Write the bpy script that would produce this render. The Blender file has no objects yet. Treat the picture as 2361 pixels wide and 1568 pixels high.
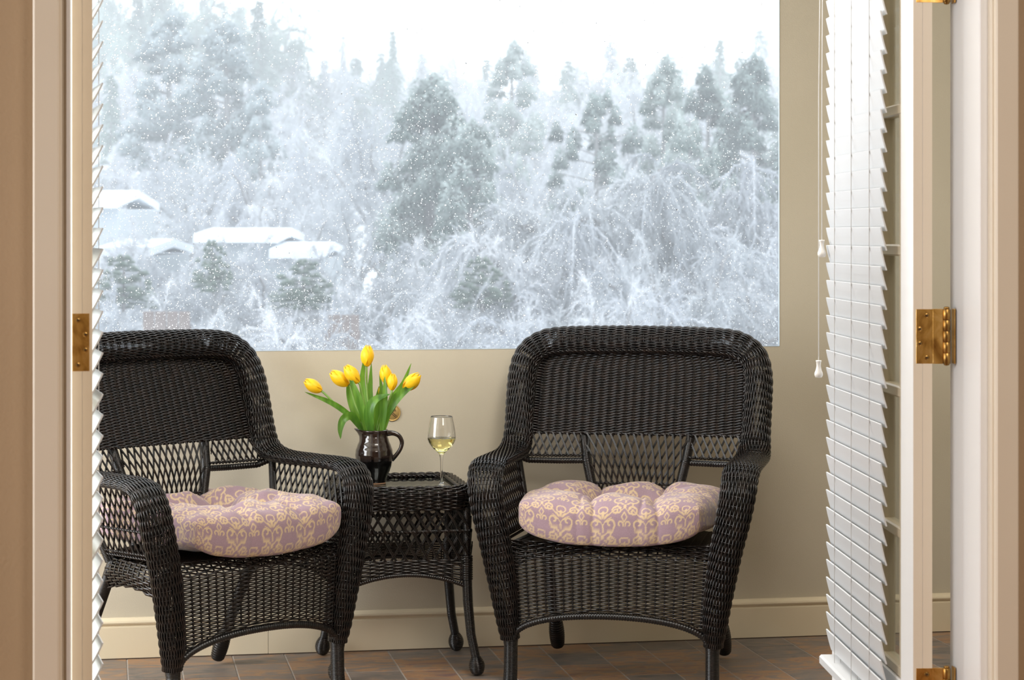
import bpy, math, random
import numpy as np
from mathutils import Vector, Matrix

# ------------------------------------------------------------------ camera, world, lights, exposure
SC = bpy.context.scene
COL = SC.collection
RNG = np.random.default_rng(7)
random.seed(7)

IMG_W, IMG_H = 2361.0, 1568.0
FOCAL = 5200.0            # focal length in pixels
HORIZON = 535.0           # image row of the eye level
YAW = math.radians(10.22) # the back wall is not square to the lens
EYE = 1.2
CAM = np.array([-1.1615, -6.442, EYE])
FWD = np.array([math.sin(YAW), math.cos(YAW), 0.0])
RGT = np.array([math.cos(YAW), -math.sin(YAW), 0.0])

cam_data = bpy.data.cameras.new('camera')
cam_data.sensor_fit = 'HORIZONTAL'
cam_data.sensor_width = 36.0
cam_data.lens = FOCAL / IMG_W * 36.0
cam_data.shift_y = -(IMG_H / 2 - HORIZON) / IMG_W
cam_data.clip_end = 1000
cam_data.dof.use_dof = True
cam_data.dof.focus_distance = 5.7
cam_data.dof.aperture_fstop = 10.0
cam = bpy.data.objects.new('camera', cam_data)
cam.location = CAM
cam.rotation_euler = (math.pi / 2, 0, -YAW)
COL.objects.link(cam)
SC.camera = cam

world = bpy.data.worlds.new('overcast_sky')
world.use_nodes = True
wb = world.node_tree.nodes['Background']
wb.inputs['Color'].default_value = (0.90, 0.96, 1.0, 1)
wb.inputs['Strength'].default_value = 2.25
SC.world = world

def area(name, loc, target, sx, sy, power, color):
    d = bpy.data.lights.new(name, 'AREA')
    d.shape = 'RECTANGLE'; d.size = sx; d.size_y = sy
    d.energy = power; d.color = color
    o = bpy.data.objects.new(name, d)
    o.location = loc
    o.rotation_euler = (Vector(target) - Vector(loc)).to_track_quat('-Z', 'Y').to_euler()
    COL.objects.link(o)
    return o

area('daylight_side_window', (-3.17, -1.25, 1.30), (0, -1.25, 0.95), 1.9, 1.75, 120, (0.96, 0.98, 1.0))
area('sunroom_ceiling_lamp', (0.0, -1.75, 2.36), (0.0, -1.7, 0), 0.9, 0.9, 36, (1.0, 0.95, 0.88))
area('parlour_ceiling_lamp', (0.3, -4.9, 2.52), (0.25, -4.2, 0), 1.1, 1.1, 66, (1.0, 0.93, 0.84))
area('daylight_parlour_window', (-4.24, -3.52, 1.45), (0, -3.3, 1.2), 1.5, 1.6, 74, (0.97, 0.98, 1.0))

SC.view_settings.view_transform = 'Standard'
SC.view_settings.look = 'None'
SC.view_settings.exposure = 0.0
SC.view_settings.gamma = 1.0
SC.view_settings.use_curve_mapping = False
SC.cycles.use_denoising = True
SC.cycles.max_bounces = 10
SC.cycles.volume_bounces = 2
SC.cycles.transparent_max_bounces = 24
SC.cycles.sample_clamp_indirect = 6.0
SC.cycles.caustics_reflective = False
SC.cycles.caustics_refractive = False

# ------------------------------------------------------------------ helpers
def px(x, y, d):
    """point seen at image position (x, y) at distance d along the lens axis"""
    u = (x - IMG_W / 2) / FOCAL; v = (HORIZON - y) / FOCAL
    p = CAM + d * (FWD + u * RGT)
    p[2] = EYE + v * d
    return p

def nrm(a):
    a = np.asarray(a, float)
    return a / np.maximum(np.linalg.norm(a, axis=-1, keepdims=True), 1e-12)

class MB:
    """collects geometry for one mesh"""
    def __init__(self):
        self.v = []; self.f = {3: [], 4: []}; self.n = 0; self.col = []
    def add(self, v, f):
        v = np.asarray(v, float).reshape(-1, 3)
        f = np.asarray(f, int)
        if f.size: self.f[f.shape[1]].append(f + self.n)
        self.v.append(v); self.n += len(v)
        return self
    def box(self, lo, hi, rot=None):
        lo = np.array(lo, float); hi = np.array(hi, float)
        c = np.array([[x, y, z] for z in (0, 1) for y in (0, 1) for x in (0, 1)], float)
        v = lo + c * (hi - lo)
        if rot is not None: v = rot(v)
        return self.add(v, [[0, 2, 3, 1], [4, 5, 7, 6], [0, 1, 5, 4], [2, 6, 7, 3], [0, 4, 6, 2], [1, 3, 7, 5]])
    def cham(self, lo, hi, c, rot=None):
        """box with chamfered edges"""
        lo = np.array(lo, float); hi = np.array(hi, float)
        V = []; idx = {}
        for ix in (0, 1):
            for iy in (0, 1):
                for iz in (0, 1):
                    for ax in range(3):
                        p = np.array([hi[0] if ix else lo[0], hi[1] if iy else lo[1], hi[2] if iz else lo[2]])
                        for b in range(3):
                            if b != ax: p[b] += c * (-1 if (ix, iy, iz)[b] else 1)
                        idx[(ix, iy, iz, ax)] = len(V); V.append(p)
        Q = []; T = []
        for ax in range(3):
            o = [b for b in range(3) if b != ax]
            for s in (0, 1):
                q = []
                for a, b in ((0, 0), (1, 0), (1, 1), (0, 1)):
                    k = [0, 0, 0]; k[ax] = s; k[o[0]] = a; k[o[1]] = b
                    q.append(idx[(*k, ax)])
                if (s == 1) != (ax == 1): Q.append(q)
                else: Q.append(q[::-1])
        for ax in range(3):
            o = [b for b in range(3) if b != ax]
            for a in (0, 1):
                for b in (0, 1):
                    q = []
                    for s, m in ((0, o[0]), (1, o[0]), (1, o[1]), (0, o[1])):
                        k = [0, 0, 0]; k[ax] = s; k[o[0]] = a; k[o[1]] = b
                        q.append(idx[(*k, m)])
                    Q.append(q)
        for ix in (0, 1):
            for iy in (0, 1):
                for iz in (0, 1):
                    T.append([idx[(ix, iy, iz, a)] for a in range(3)])
        V = np.array(V)
        if rot is not None: V = rot(V)
        n0 = self.n
        self.add(V, Q); self.f[3].append(np.array(T) + n0)
        return self
    def tube(self, P, r, k=5, N=None, closed=False, cap=False, flat=1.0):
        P = np.asarray(P, float); n = len(P)
        if n < 2: return self
        if closed: T = np.roll(P, -1, 0) - np.roll(P, 1, 0)
        else: T = np.gradient(P, axis=0)
        T = nrm(T)
        if N is None:
            m = np.abs(T).mean(0); ref = np.zeros(3); ref[int(np.argmin(m))] = 1
            N = np.broadcast_to(ref, P.shape)
        B = nrm(np.cross(T, N)); A = np.cross(B, T)
        r = np.broadcast_to(np.asarray(r, float), (n,))[:, None]
        ang = np.arange(k) / k * 2 * math.pi + math.pi / k
        V = np.stack([P + r * (math.cos(a) * A * flat + math.sin(a) * B) for a in ang], 1)
        i = np.arange(n if closed else n - 1)[:, None]; j = np.arange(k)[None, :]
        i2 = (i + 1) % n; j2 = (j + 1) % k
        F = np.stack([(i * k + j) + 0 * j2, i * k + j2, i2 * k + j2, i2 * k + j], -1).reshape(-1, 4)
        n0 = self.n
        self.add(V.reshape(-1, 3), F)
        if cap and not closed:
            for e, rev in ((0, False), (n - 1, True)):
                c = self.n
                self.v.append(P[e][None]); self.n += 1
                t = [[c, n0 + e * k + (a + 1) % k, n0 + e * k + a] for a in range(k)]
                if rev: t = [q[::-1] for q in t]
                self.f[3].append(np.array(t))
        return self
    def lathe(self, prof, k=24, M=None, wobble=None):
        prof = np.asarray(prof, float); n = len(prof)
        a = np.arange(k) / k * 2 * math.pi
        V = np.stack([prof[:, 0:1] * np.cos(a), prof[:, 0:1] * np.sin(a), prof[:, 1:2] + 0 * a], -1)
        if wobble is not None: V = wobble(V)
        V = V.reshape(-1, 3)
        if M is not None: V = V @ np.array(M)[:3, :3].T + np.array(M)[:3, 3]
        i = np.arange(n - 1)[:, None]; j = np.arange(k)[None]; j2 = (j + 1) % k
        F = np.stack([i * k + j, i * k + j2, (i + 1) * k + j2, (i + 1) * k + j], -1).reshape(-1, 4)
        return self.add(V, F)
    def grid(self, V):
        V = np.asarray(V, float); n, m = V.shape[:2]
        i = np.arange(n - 1)[:, None]; j = np.arange(m - 1)[None]
        F = np.stack([i * m + j, i * m + j + 1, (i + 1) * m + j + 1, (i + 1) * m + j], -1).reshape(-1, 4)
        return self.add(V.reshape(-1, 3), F)
    def mesh(self, name, smooth=False):
        V = np.concatenate(self.v) if self.v else np.zeros((0, 3))
        q = np.concatenate(self.f[4]) if self.f[4] else np.zeros((0, 4), int)
        t = np.concatenate(self.f[3]) if self.f[3] else np.zeros((0, 3), int)
        me = bpy.data.meshes.new(name)
        me.vertices.add(len(V)); me.vertices.foreach_set('co', V.astype(np.float32).ravel())
        nl = q.size + t.size
        me.loops.add(nl)
        me.loops.foreach_set('vertex_index', np.concatenate([q.ravel(), t.ravel()]).astype(np.int32))
        me.polygons.add(len(q) + len(t))
        st = np.concatenate([np.arange(len(q)) * 4, q.size + np.arange(len(t)) * 3]).astype(np.int32)
        me.polygons.foreach_set('loop_start', st)
        me.update(calc_edges=True)
        me.validate()
        me.polygons.foreach_set('use_smooth', np.full(len(me.polygons), bool(smooth)))
        return me
    def build(self, name, mat, parent=None, smooth=False, loc=None, rot=None):
        return obj(name, self.mesh(name, smooth), mat, parent, loc, rot)

def obj(name, me, mat, parent=None, loc=None, rot=None):
    o = bpy.data.objects.new(name, me)
    if mat is not None and not me.materials: me.materials.append(mat)
    COL.objects.link(o)
    if parent is not None: o.parent = parent
    if loc is not None: o.location = loc
    if rot is not None: o.rotation_euler = rot
    return o

def empty(name, loc=(0, 0, 0), rz=0.0, parent=None):
    o = bpy.data.objects.new(name, None)
    o.empty_display_size = 0.05
    COL.objects.link(o)
    o.location = loc; o.rotation_euler = (0, 0, rz)
    if parent is not None: o.parent = parent
    return o

def tag(o, label=None, cat=None, group=None, kind=None):
    if label: o['label'] = label
    if cat: o['category'] = cat
    if group: o['group'] = group
    if kind: o['kind'] = kind
    return o

def children_of(o):
    return [c for c in bpy.data.objects if c.parent == o]

def copy_tree(o, parent=None):
    c = o.copy(); COL.objects.link(c)
    if parent is not None: c.parent = parent
    for ch in children_of(o): copy_tree(ch, c)
    return c

# ------------------------------------------------------------------ materials
def mat(name, base=(0.5, 0.5, 0.5), rough=0.5, metal=0.0, **kw):
    m = bpy.data.materials.new(name); m.use_nodes = True
    b = m.node_tree.nodes['Principled BSDF']
    b.inputs['Base Color'].default_value = (*base, 1)
    b.inputs['Roughness'].default_value = rough
    b.inputs['Metallic'].default_value = metal
    for k, v in kw.items(): b.inputs[k].default_value = v
    return m

def N(m, t, **kw):
    n = m.node_tree.nodes.new(t)
    for k, v in kw.items(): setattr(n, k, v)
    return n

def L(m, a, b): m.node_tree.links.new(a, b)

def bsdf(m): return m.node_tree.nodes['Principled BSDF']

def noise_mat(name, stops, scale=5, detail=4, rough=0.5, bump=0.0, bscale=80, coord='Object', stretch=None, rand=False, metal=0.0, distort=0.0, **kw):
    m = mat(name, stops[0][1], rough, metal, **kw)
    tc = N(m, 'ShaderNodeTexCoord'); src = tc.outputs[coord]
    if stretch or rand:
        mp = N(m, 'ShaderNodeMapping'); L(m, src, mp.inputs['Vector'])
        if stretch: mp.inputs['Scale'].default_value = stretch
        if rand:
            oi = N(m, 'ShaderNodeObjectInfo'); mu = N(m, 'ShaderNodeMath', operation='MULTIPLY'); mu.inputs[1].default_value = 57.0
            L(m, oi.outputs['Random'], mu.inputs[0]); L(m, mu.outputs[0], mp.inputs['Location'])
        src = mp.outputs['Vector']
    nz = N(m, 'ShaderNodeTexNoise'); nz.inputs['Scale'].default_value = scale; nz.inputs['Detail'].default_value = detail
    nz.inputs['Distortion'].default_value = distort
    L(m, src, nz.inputs['Vector'])
    cr = N(m, 'ShaderNodeValToRGB'); el = cr.color_ramp.elements
    while len(el) < len(stops): el.new(0.5)
    for e, (p, c) in zip(el, stops): e.position = p; e.color = (*c, 1)
    L(m, nz.outputs['Fac'], cr.inputs['Fac']); L(m, cr.outputs['Color'], bsdf(m).inputs['Base Color'])
    if bump:
        n2 = N(m, 'ShaderNodeTexNoise'); n2.inputs['Scale'].default_value = bscale; n2.inputs['Detail'].default_value = 3
        L(m, tc.outputs[coord], n2.inputs['Vector'])
        bp = N(m, 'ShaderNodeBump'); bp.inputs['Strength'].default_value = bump; bp.inputs['Distance'].default_value = 0.002
        L(m, n2.outputs['Fac'], bp.inputs['Height']); L(m, bp.outputs['Normal'], bsdf(m).inputs['Normal'])
    return m

def srgb(r, g, b):
    f = lambda c: (c / 255 / 12.92) if c / 255 <= 0.04045 else ((c / 255 + 0.055) / 1.055) ** 2.4
    return (f(r), f(g), f(b))

M = {}
M['wall'] = noise_mat('sunroom_wall_paint', [(0.3, srgb(190, 181, 161)), (0.7, srgb(196, 187, 168))], 2.2, 3, 0.55, 0.25, 320)
M['parlour'] = noise_mat('parlour_wall_paint', [(0.3, srgb(168, 144, 114)), (0.7, srgb(175, 150, 120))], 2, 3, 0.6, 0.25, 160)
M['trim'] = noise_mat('trim_gloss_paint', [(0.3, srgb(222, 210, 191)), (0.7, srgb(226, 215, 197))], 3, 2, 0.35)
M['trim_white'] = noise_mat('daylit_white_trim', [(0.3, srgb(234, 234, 234)), (0.7, srgb(238, 238, 238))], 3, 2, 0.32)  # whiter copy of the trim paint, with daylight put into its colour
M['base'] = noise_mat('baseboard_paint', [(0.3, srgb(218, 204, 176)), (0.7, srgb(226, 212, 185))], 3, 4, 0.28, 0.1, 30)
M['ceil'] = mat('ceiling_paint', srgb(235, 230, 220), 0.7)
M['seam'] = mat('dark_caulk_seam', srgb(70, 55, 42), 0.8)
M['slat'] = mat('blind_white', srgb(208, 210, 212), 0.4)
M['cord'] = mat('blind_cord', srgb(205, 204, 202), 0.7)
M['plastic'] = mat('white_plastic', srgb(238, 236, 230), 0.3)
M['brass'] = noise_mat('tarnished_brass', [(0.28, srgb(150, 104, 48)), (0.5, srgb(220, 172, 92)), (0.72, srgb(244, 206, 134))], 22, 5, 0.34, 0.0, metal=1.0, distort=1.2)
M['brass_dark'] = noise_mat('aged_brass', [(0.3, srgb(110, 84, 46)), (0.7, srgb(196, 152, 84))], 40, 4, 0.34, metal=1.0)
M['brass_bright'] = mat('polished_brass', srgb(206, 172, 108), 0.38, 0.55)
M['screw_slot'] = mat('screw_recess', srgb(40, 30, 16), 0.6)
# ------------------------------------------------------------------ the room shell
WIN_L, WIN_R, WIN_B, WIN_T = -2.3, 0.806, 0.861, 2.28   # opening of the big window
ROOM_L, ROOM_R, CEIL = -3.1, 1.9, 2.42
YD0, YD1 = -2.593, -2.45                                # the wall with the double door
JL, JR = -1.22, 0.388                                   # jamb faces
HEAD = 2.09

def struct(o): o['kind'] = 'structure'; return o

m = MB()
TH = 0.03
for y0, y1, e in ((0.0, 0.0055, 0.0), (0.0055, TH, 0.07)):      # the opening is splayed towards the outside
    m.box((ROOM_L, y0, 0), (WIN_L - e, y1, CEIL)); m.box((WIN_R + e, y0, 0), (ROOM_R, y1, CEIL))
    m.box((WIN_L - e, y0, 0), (WIN_R + e, y1, WIN_B - e)); m.box((WIN_L - e, y0, WIN_T + e), (WIN_R + e, y1, CEIL))
struct(m.build('wall_back', M['wall']))

m = MB()   # left wall with the side window that lights the sunroom
SY0, SY1, SZ0, SZ1 = -2.2, -0.3, 0.42, 2.3
m.box((ROOM_L - 0.14, -2.45, 0), (ROOM_L, SY0, CEIL)); m.box((ROOM_L - 0.14, SY1, 0), (ROOM_L, 0, CEIL))
m.box((ROOM_L - 0.14, SY0, 0), (ROOM_L, SY1, SZ0)); m.box((ROOM_L - 0.14, SY0, SZ1), (ROOM_L, SY1, CEIL))
struct(m.build('wall_left', M['wall']))
struct(MB().box((ROOM_R, -2.45, 0), (ROOM_R + 0.14, 0.16, CEIL)).build('wall_right', M['wall']))
struct(MB().box((ROOM_L - 0.14, -2.45, CEIL), (ROOM_R + 0.14, 0.16, CEIL + 0.1)).build('ceiling', M['ceil']))

# wall with the double doorway: sunroom skin and parlour skin
CL0, CL1 = -1.28, -1.237      # left casing
CR0, CR1 = 0.407, 0.451       # right casing
m = MB()
m.box((-4.2, YD0, 0), (JL - 0.02, YD1 - 0.012, 2.6)); m.box((JR + 0.02, YD0, 0), (3.2, YD1 - 0.012, 2.6)); m.box((JL - 0.02, YD0, HEAD + 0.02), (JR + 0.02, YD1 - 0.012, 2.6))
struct(m.build('wall_front', M['parlour']))
m = MB()
m.box((ROOM_L, YD1 - 0.012, 0), (JL - 0.02, YD1, CEIL)); m.box((JR + 0.02, YD1 - 0.012, 0), (ROOM_R, YD1, CEIL)); m.box((JL - 0.02, YD1 - 0.012, HEAD + 0.02), (JR + 0.02, YD1, CEIL))
struct(m.build('wall_front_sunroom_side', M['wall']))

# parlour: the room the photograph is taken from
m = MB()
m.box((-4.3, -8.6, 0), (-4.2, -4.28, 2.6)); m.box((-4.3, -2.76, 0), (-4.2, YD0, 2.6)); m.box((-4.3, -4.28, 0), (-4.2, -2.76, 0.65)); m.box((-4.3, -4.28, 2.25), (-4.2, -2.76, 2.6))
struct(m.build('wall_parlour_left', M['parlour']))
m = MB(); m.box((3.2, -8.6, 0), (3.3, YD0, 2.6)); struct(m.build('wall_parlour_right', M['parlour']))
m = MB(); m.box((-4.3, -8.7, 0), (3.3, -8.6, 2.6)); struct(m.build('wall_parlour_back', M['parlour']))
m = MB(); m.box((-4.3, -8.7, 2.6), (3.3, YD0, 2.7)); struct(m.build('ceiling_parlour', M['ceil']))

# jambs (lining of the opening) and casings
def trim_piece(name, lo, hi, mt, c=0.002):
    return struct(MB().cham(lo, hi, c).build(name, mt))
trim_piece('trim_1', (JL - 0.02, YD0 - 0.001, 0), (JL, YD1 + 0.001, HEAD), M['trim'])
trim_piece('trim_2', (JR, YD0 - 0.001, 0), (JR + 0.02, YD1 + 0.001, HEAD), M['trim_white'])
trim_piece('trim_3', (JL - 0.02, YD0 - 0.001, HEAD), (JR + 0.02, YD1 + 0.001, HEAD + 0.02), M['trim'])
def casing(name, x0, x1, inner):
    m = MB()
    m.cham((x0, -2.625, 0), (x1, YD0, HEAD + 0.07), 0.003)
    bx = (x1 - 0.004, x1 + 0.004) if inner > 0 else (x0 - 0.004, x0 + 0.004)
    m.cham((bx[0], -2.612, 0), (bx[1], YD0, HEAD + 0.07), 0.002)   # bead on the inner edge
    return struct(m.build(name, M['trim']))
casing('trim_4', CL0, CL1, 1)
casing('trim_5', CR0, CR1, -1)
trim_piece('trim_6', (CL1, -2.625, HEAD + 0.02), (CR0, YD0, HEAD + 0.07), M['trim'])
# slim white strip added to paint the lit line of the left jamb
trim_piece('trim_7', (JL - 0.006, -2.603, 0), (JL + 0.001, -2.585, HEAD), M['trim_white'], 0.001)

# baseboard of the back wall: two lengths butted together, each with a moulded cap
base_prof = [(0, 0), (-0.015, 0), (-0.015, 0.088), (-0.0145, 0.0905), (-0.0105, 0.0925), (-0.0105, 0.095), (-0.0155, 0.0975), (-0.0175, 0.102),
             (-0.0160, 0.1065), (-0.0115, 0.109), (-0.0100, 0.1105), (-0.0075, 0.1125), (-0.0035, 0.1145), (0, 0.1150)]
def base_board(x0, x1, parent=None, name='board', dy=0.0):
    n = len(base_prof)
    V = np.array([[x, p[0] + dy * (1 if p[0] < 0 else 0), p[1]] for x in (x0, x1) for p in base_prof])
    m = MB(); m.add(V, [[i, i + 1, n + i + 1, n + i] for i in range(n - 1)])
    for o in (0, n):
        m.f[3].append(np.array([[o, o + i, o + i + 1] for i in range(1, n - 1)]))
    return m.build(name, M['base'], parent, smooth=False)
bb = struct(empty('baseboard_back'))
xs = px(619, 1509, 6.395)[0]
base_board(ROOM_L, xs - 0.0006, bb); base_board(xs + 0.0006, ROOM_R, bb, dy=-0.0012)
MB().box((ROOM_L, -0.0165, 0.0), (ROOM_R, -0.001, 0.0028)).build('dark_gap', M['seam'], bb)

# ------------------------------------------------------------------ slate-look floor tiles
def tile_material():
    m = mat('slate_tile', (0.2, 0.15, 0.12), 0.5)
    tc = N(m, 'ShaderNodeTexCoord'); oi = N(m, 'ShaderNodeObjectInfo')
    mu = N(m, 'ShaderNodeMath', operation='MULTIPLY'); mu.inputs[1].default_value = 91.0
    L(m, oi.outputs['Random'], mu.inputs[0])
    mp = N(m, 'ShaderNodeMapping'); L(m, tc.outputs['Object'], mp.inputs['Vector']); L(m, mu.outputs[0], mp.inputs['Location'])
    mp.inputs['Scale'].default_value = (1.0, 1.9, 1.0)
    n1 = N(m, 'ShaderNodeTexNoise'); n1.inputs['Scale'].default_value = 9; n1.inputs['Detail'].default_value = 7; n1.inputs['Distortion'].default_value = 1.4
    L(m, mp.outputs[0], n1.inputs['Vector'])
    cr = N(m, 'ShaderNodeValToRGB'); e = cr.color_ramp.elements
    for _ in range(3): e.new(0.5)
    for q, (p, c) in zip(e, [(0.25, srgb(102, 97, 93)), (0.42, srgb(122, 111, 103)), (0.53, srgb(134, 114, 99)), (0.62, srgb(160, 123, 90)), (0.8, srgb(118, 94, 90))]):
        q.position = p; q.color = (*c, 1)
    # each tile leans towards grey, rust or purple
    ad = N(m, 'ShaderNodeMath', operation='MULTIPLY_ADD'); ad.inputs[1].default_value = 0.30; ad.inputs[2].default_value = -0.15
    L(m, oi.outputs['Random'], ad.inputs[0])
    sm = N(m, 'ShaderNodeMath', operation='ADD'); L(m, n1.outputs['Fac'], sm.inputs[0]); L(m, ad.outputs[0], sm.inputs[1])
    L(m, sm.outputs[0], cr.inputs['Fac']); L(m, cr.outputs[0], bsdf(m).inputs['Base Color'])
    n2 = N(m, 'ShaderNodeTexNoise'); n2.inputs['Scale'].default_value = 26; n2.inputs['Detail'].default_value = 6; L(m, mp.outputs[0], n2.inputs['Vector'])
    bp = N(m, 'ShaderNodeBump'); bp.inputs['Strength'].default_value = 0.35; bp.inputs['Distance'].default_value = 0.004
    L(m, n2.outputs['Fac'], bp.inputs['Height']); L(m, bp.outputs[0], bsdf(m).inputs['Normal'])
    return m
M['tile'] = tile_material()
M['grout'] = noise_mat('grout', [(0.3, srgb(158, 150, 142)), (0.7, srgb(176, 167, 159))], 60, 3, 0.9)
M['wood'] = noise_mat('parlour_boards', [(0.3, srgb(120, 82, 52)), (0.7, srgb(146, 104, 68))], 3, 5, 0.4, stretch=(1, 8, 1))

floor = struct(MB().box((ROOM_L, YD1 - 0.02, -0.1), (ROOM_R, 0.0, -0.0012)).build('floor', M['grout']))
TW, TD, GAP = 0.147, 0.172, 0.0042
tile_me = MB().cham((-(TW - GAP) / 2, -(TD - GAP) / 2, -0.006), ((TW - GAP) / 2, (TD - GAP) / 2, 0.0), 0.0006).mesh('tile')
first_me = MB().cham((-(TW - GAP) / 2, -(0.147 - GAP) / 2, -0.006), ((TW - GAP) / 2, (0.147 - GAP) / 2, 0.0), 0.0006).mesh('tile')
tile_me.materials.append(M['tile']); first_me.materials.append(M['tile'])
rest = MB()
for r in range(15):
    y1 = 0.0 if r == 0 else -0.147 - (r - 1) * TD
    dy = 0.147 if r == 0 else TD
    for c in range(-22, 15):
        xc = -0.0729 + (c + 0.5) * TW
        if xc < ROOM_L + 0.05 or xc > ROOM_R - 0.05: continue
        yc = y1 - dy / 2
        if yc - dy / 2 < YD1: continue
        if r <= 7 and -1.95 < xc < 1.35:
            o = obj('tile', first_me if r == 0 else tile_me, None, floor, (xc, yc, 0.0))
            if (r + c) % 2: o.rotation_euler = (0, 0, math.pi)
        else:
            rest.box((xc - (TW - GAP) / 2, yc - (dy - GAP) / 2, -0.006), (xc + (TW - GAP) / 2, yc + (dy - GAP) / 2, 0.0))
rest.build('floor_tiles', M['tile'], floor)['kind'] = 'stuff'
struct(MB().box((-4.2, -8.6, -0.1), (3.2, YD1 - 0.02, 0.0)).build('floor_parlour', M['wood']))

# ------------------------------------------------------------------ French doors with venetian blinds
def glass_mat(name, tint=(0.97, 0.99, 0.98), gloss=0.10, rough=0.02):
    m = bpy.data.materials.new(name); m.use_nodes = True
    nt = m.node_tree; nt.nodes.clear()
    out = nt.nodes.new('ShaderNodeOutputMaterial'); tr = nt.nodes.new('ShaderNodeBsdfTransparent'); gl = nt.nodes.new('ShaderNodeBsdfGlossy')
    mx = nt.nodes.new('ShaderNodeMixShader'); lw = nt.nodes.new('ShaderNodeLayerWeight'); lw.inputs['Blend'].default_value = 0.5
    pw = nt.nodes.new('ShaderNodeMath'); pw.operation = 'POWER'; pw.inputs[1].default_value = 5.0
    fr = nt.nodes.new('ShaderNodeMath'); fr.operation = 'MULTIPLY_ADD'; fr.inputs[1].default_value = 0.6; fr.inputs[2].default_value = gloss * 0.4
    nt.links.new(lw.outputs['Facing'], pw.inputs[0]); nt.links.new(pw.outputs[0], fr.inputs[0])
    tr.inputs['Color'].default_value = (*tint, 1); gl.inputs['Roughness'].default_value = rough
    nt.links.new(fr.outputs[0], mx.inputs[0]); nt.links.new(tr.outputs[0], mx.inputs[1]); nt.links.new(gl.outputs[0], mx.inputs[2]); nt.links.new(mx.outputs[0], out.inputs[0])
    return m
M['pane'] = glass_mat('clear_pane')
DW, DT, DH0, DH1 = 0.80, 0.036, 0.012, 2.06
ROWS = [0.36, 0.625, 0.894, 1.165, 1.435, 1.70, 1.94]
HINGES = [0.343, 1.007, 1.675]

def hinge(parent, z, side, knuckle):
    """brass butt hinge let into the door edge; local x = along door, y = into thickness"""
    h = empty('hinge', (0, 0, z), parent=parent)
    MB().cham((-0.0016, 0.005, -0.0508), (0.003, DT + (0.001 if knuckle else -0.0005), 0.0508), 0.0008).build('hinge_leaf', M['brass'], h)
    ys = (0.0255, 0.0125, 0.0125, 0.0255)
    for y, zz in zip(ys, (0.039, 0.014, -0.013, -0.039)):
        R = Matrix.Translation((-0.0015, y, zz)) @ Matrix.Rotation(-math.pi / 2, 4, 'Y')
        m = MB(); m.lathe([(0.0001, 0.0005), (0.0036, 0.0005), (0.0040, 0.0002), (0.0043, 0.0006), (0.0048, 0.0004), (0.0050, -0.001)], 14, R)
        s = m.build('screw', M['brass_dark'], h, smooth=True)
    m = MB()
    for y, zz in zip(ys, (0.039, 0.014, -0.013, -0.039)):
        m.box((-0.0022, y - 0.0024, zz - 0.0006), (-0.0018, y + 0.0024, zz + 0.0006)); m.box((-0.0022, y - 0.0006, zz - 0.0024), (-0.0018, y + 0.0006, zz + 0.0024))
    m.build('screw_slots', M['screw_slot'], h)
    if knuckle:
        for i in range(5):
            z0 = -0.0508 + i * 0.0203
            MB().lathe([(0.0001, z0 + 0.0002), (0.0068, z0 + 0.0002), (0.0074, z0 + 0.001), (0.0074, z0 + 0.0193), (0.0068, z0 + 0.0201), (0.0001, z0 + 0.0201)], 18,
                       Matrix.Translation((-0.001, DT + 0.0265, 0))).build('knuckle', M['brass_dark'], h, smooth=True)
        m = MB(); m.lathe([(0.0001, 0.0508), (0.0050, 0.0508), (0.0058, 0.0525), (0.0045, 0.0545), (0.0001, 0.0552)], 18, Matrix.Translation((-0.001, DT + 0.0265, 0)))
        m.lathe([(0.0001, -0.0545), (0.0045, -0.0535), (0.0055, -0.0515), (0.0055, -0.0508)], 18, Matrix.Translation((-0.001, DT + 0.0265, 0)))
        m.build('pin', M['brass_dark'], h, smooth=True)
        MB().cham((-0.002, 0.0765, -0.0508), (0.020, 0.0790, 0.0508), 0.0006).build('jamb_leaf', M['brass'], h)
        MB().cham((-0.0016, DT + 0.0005, -0.0508), (0.001, DT + 0.021, 0.0508), 0.0005).build('leaf_bend', M['brass'], h)
    return h

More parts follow.
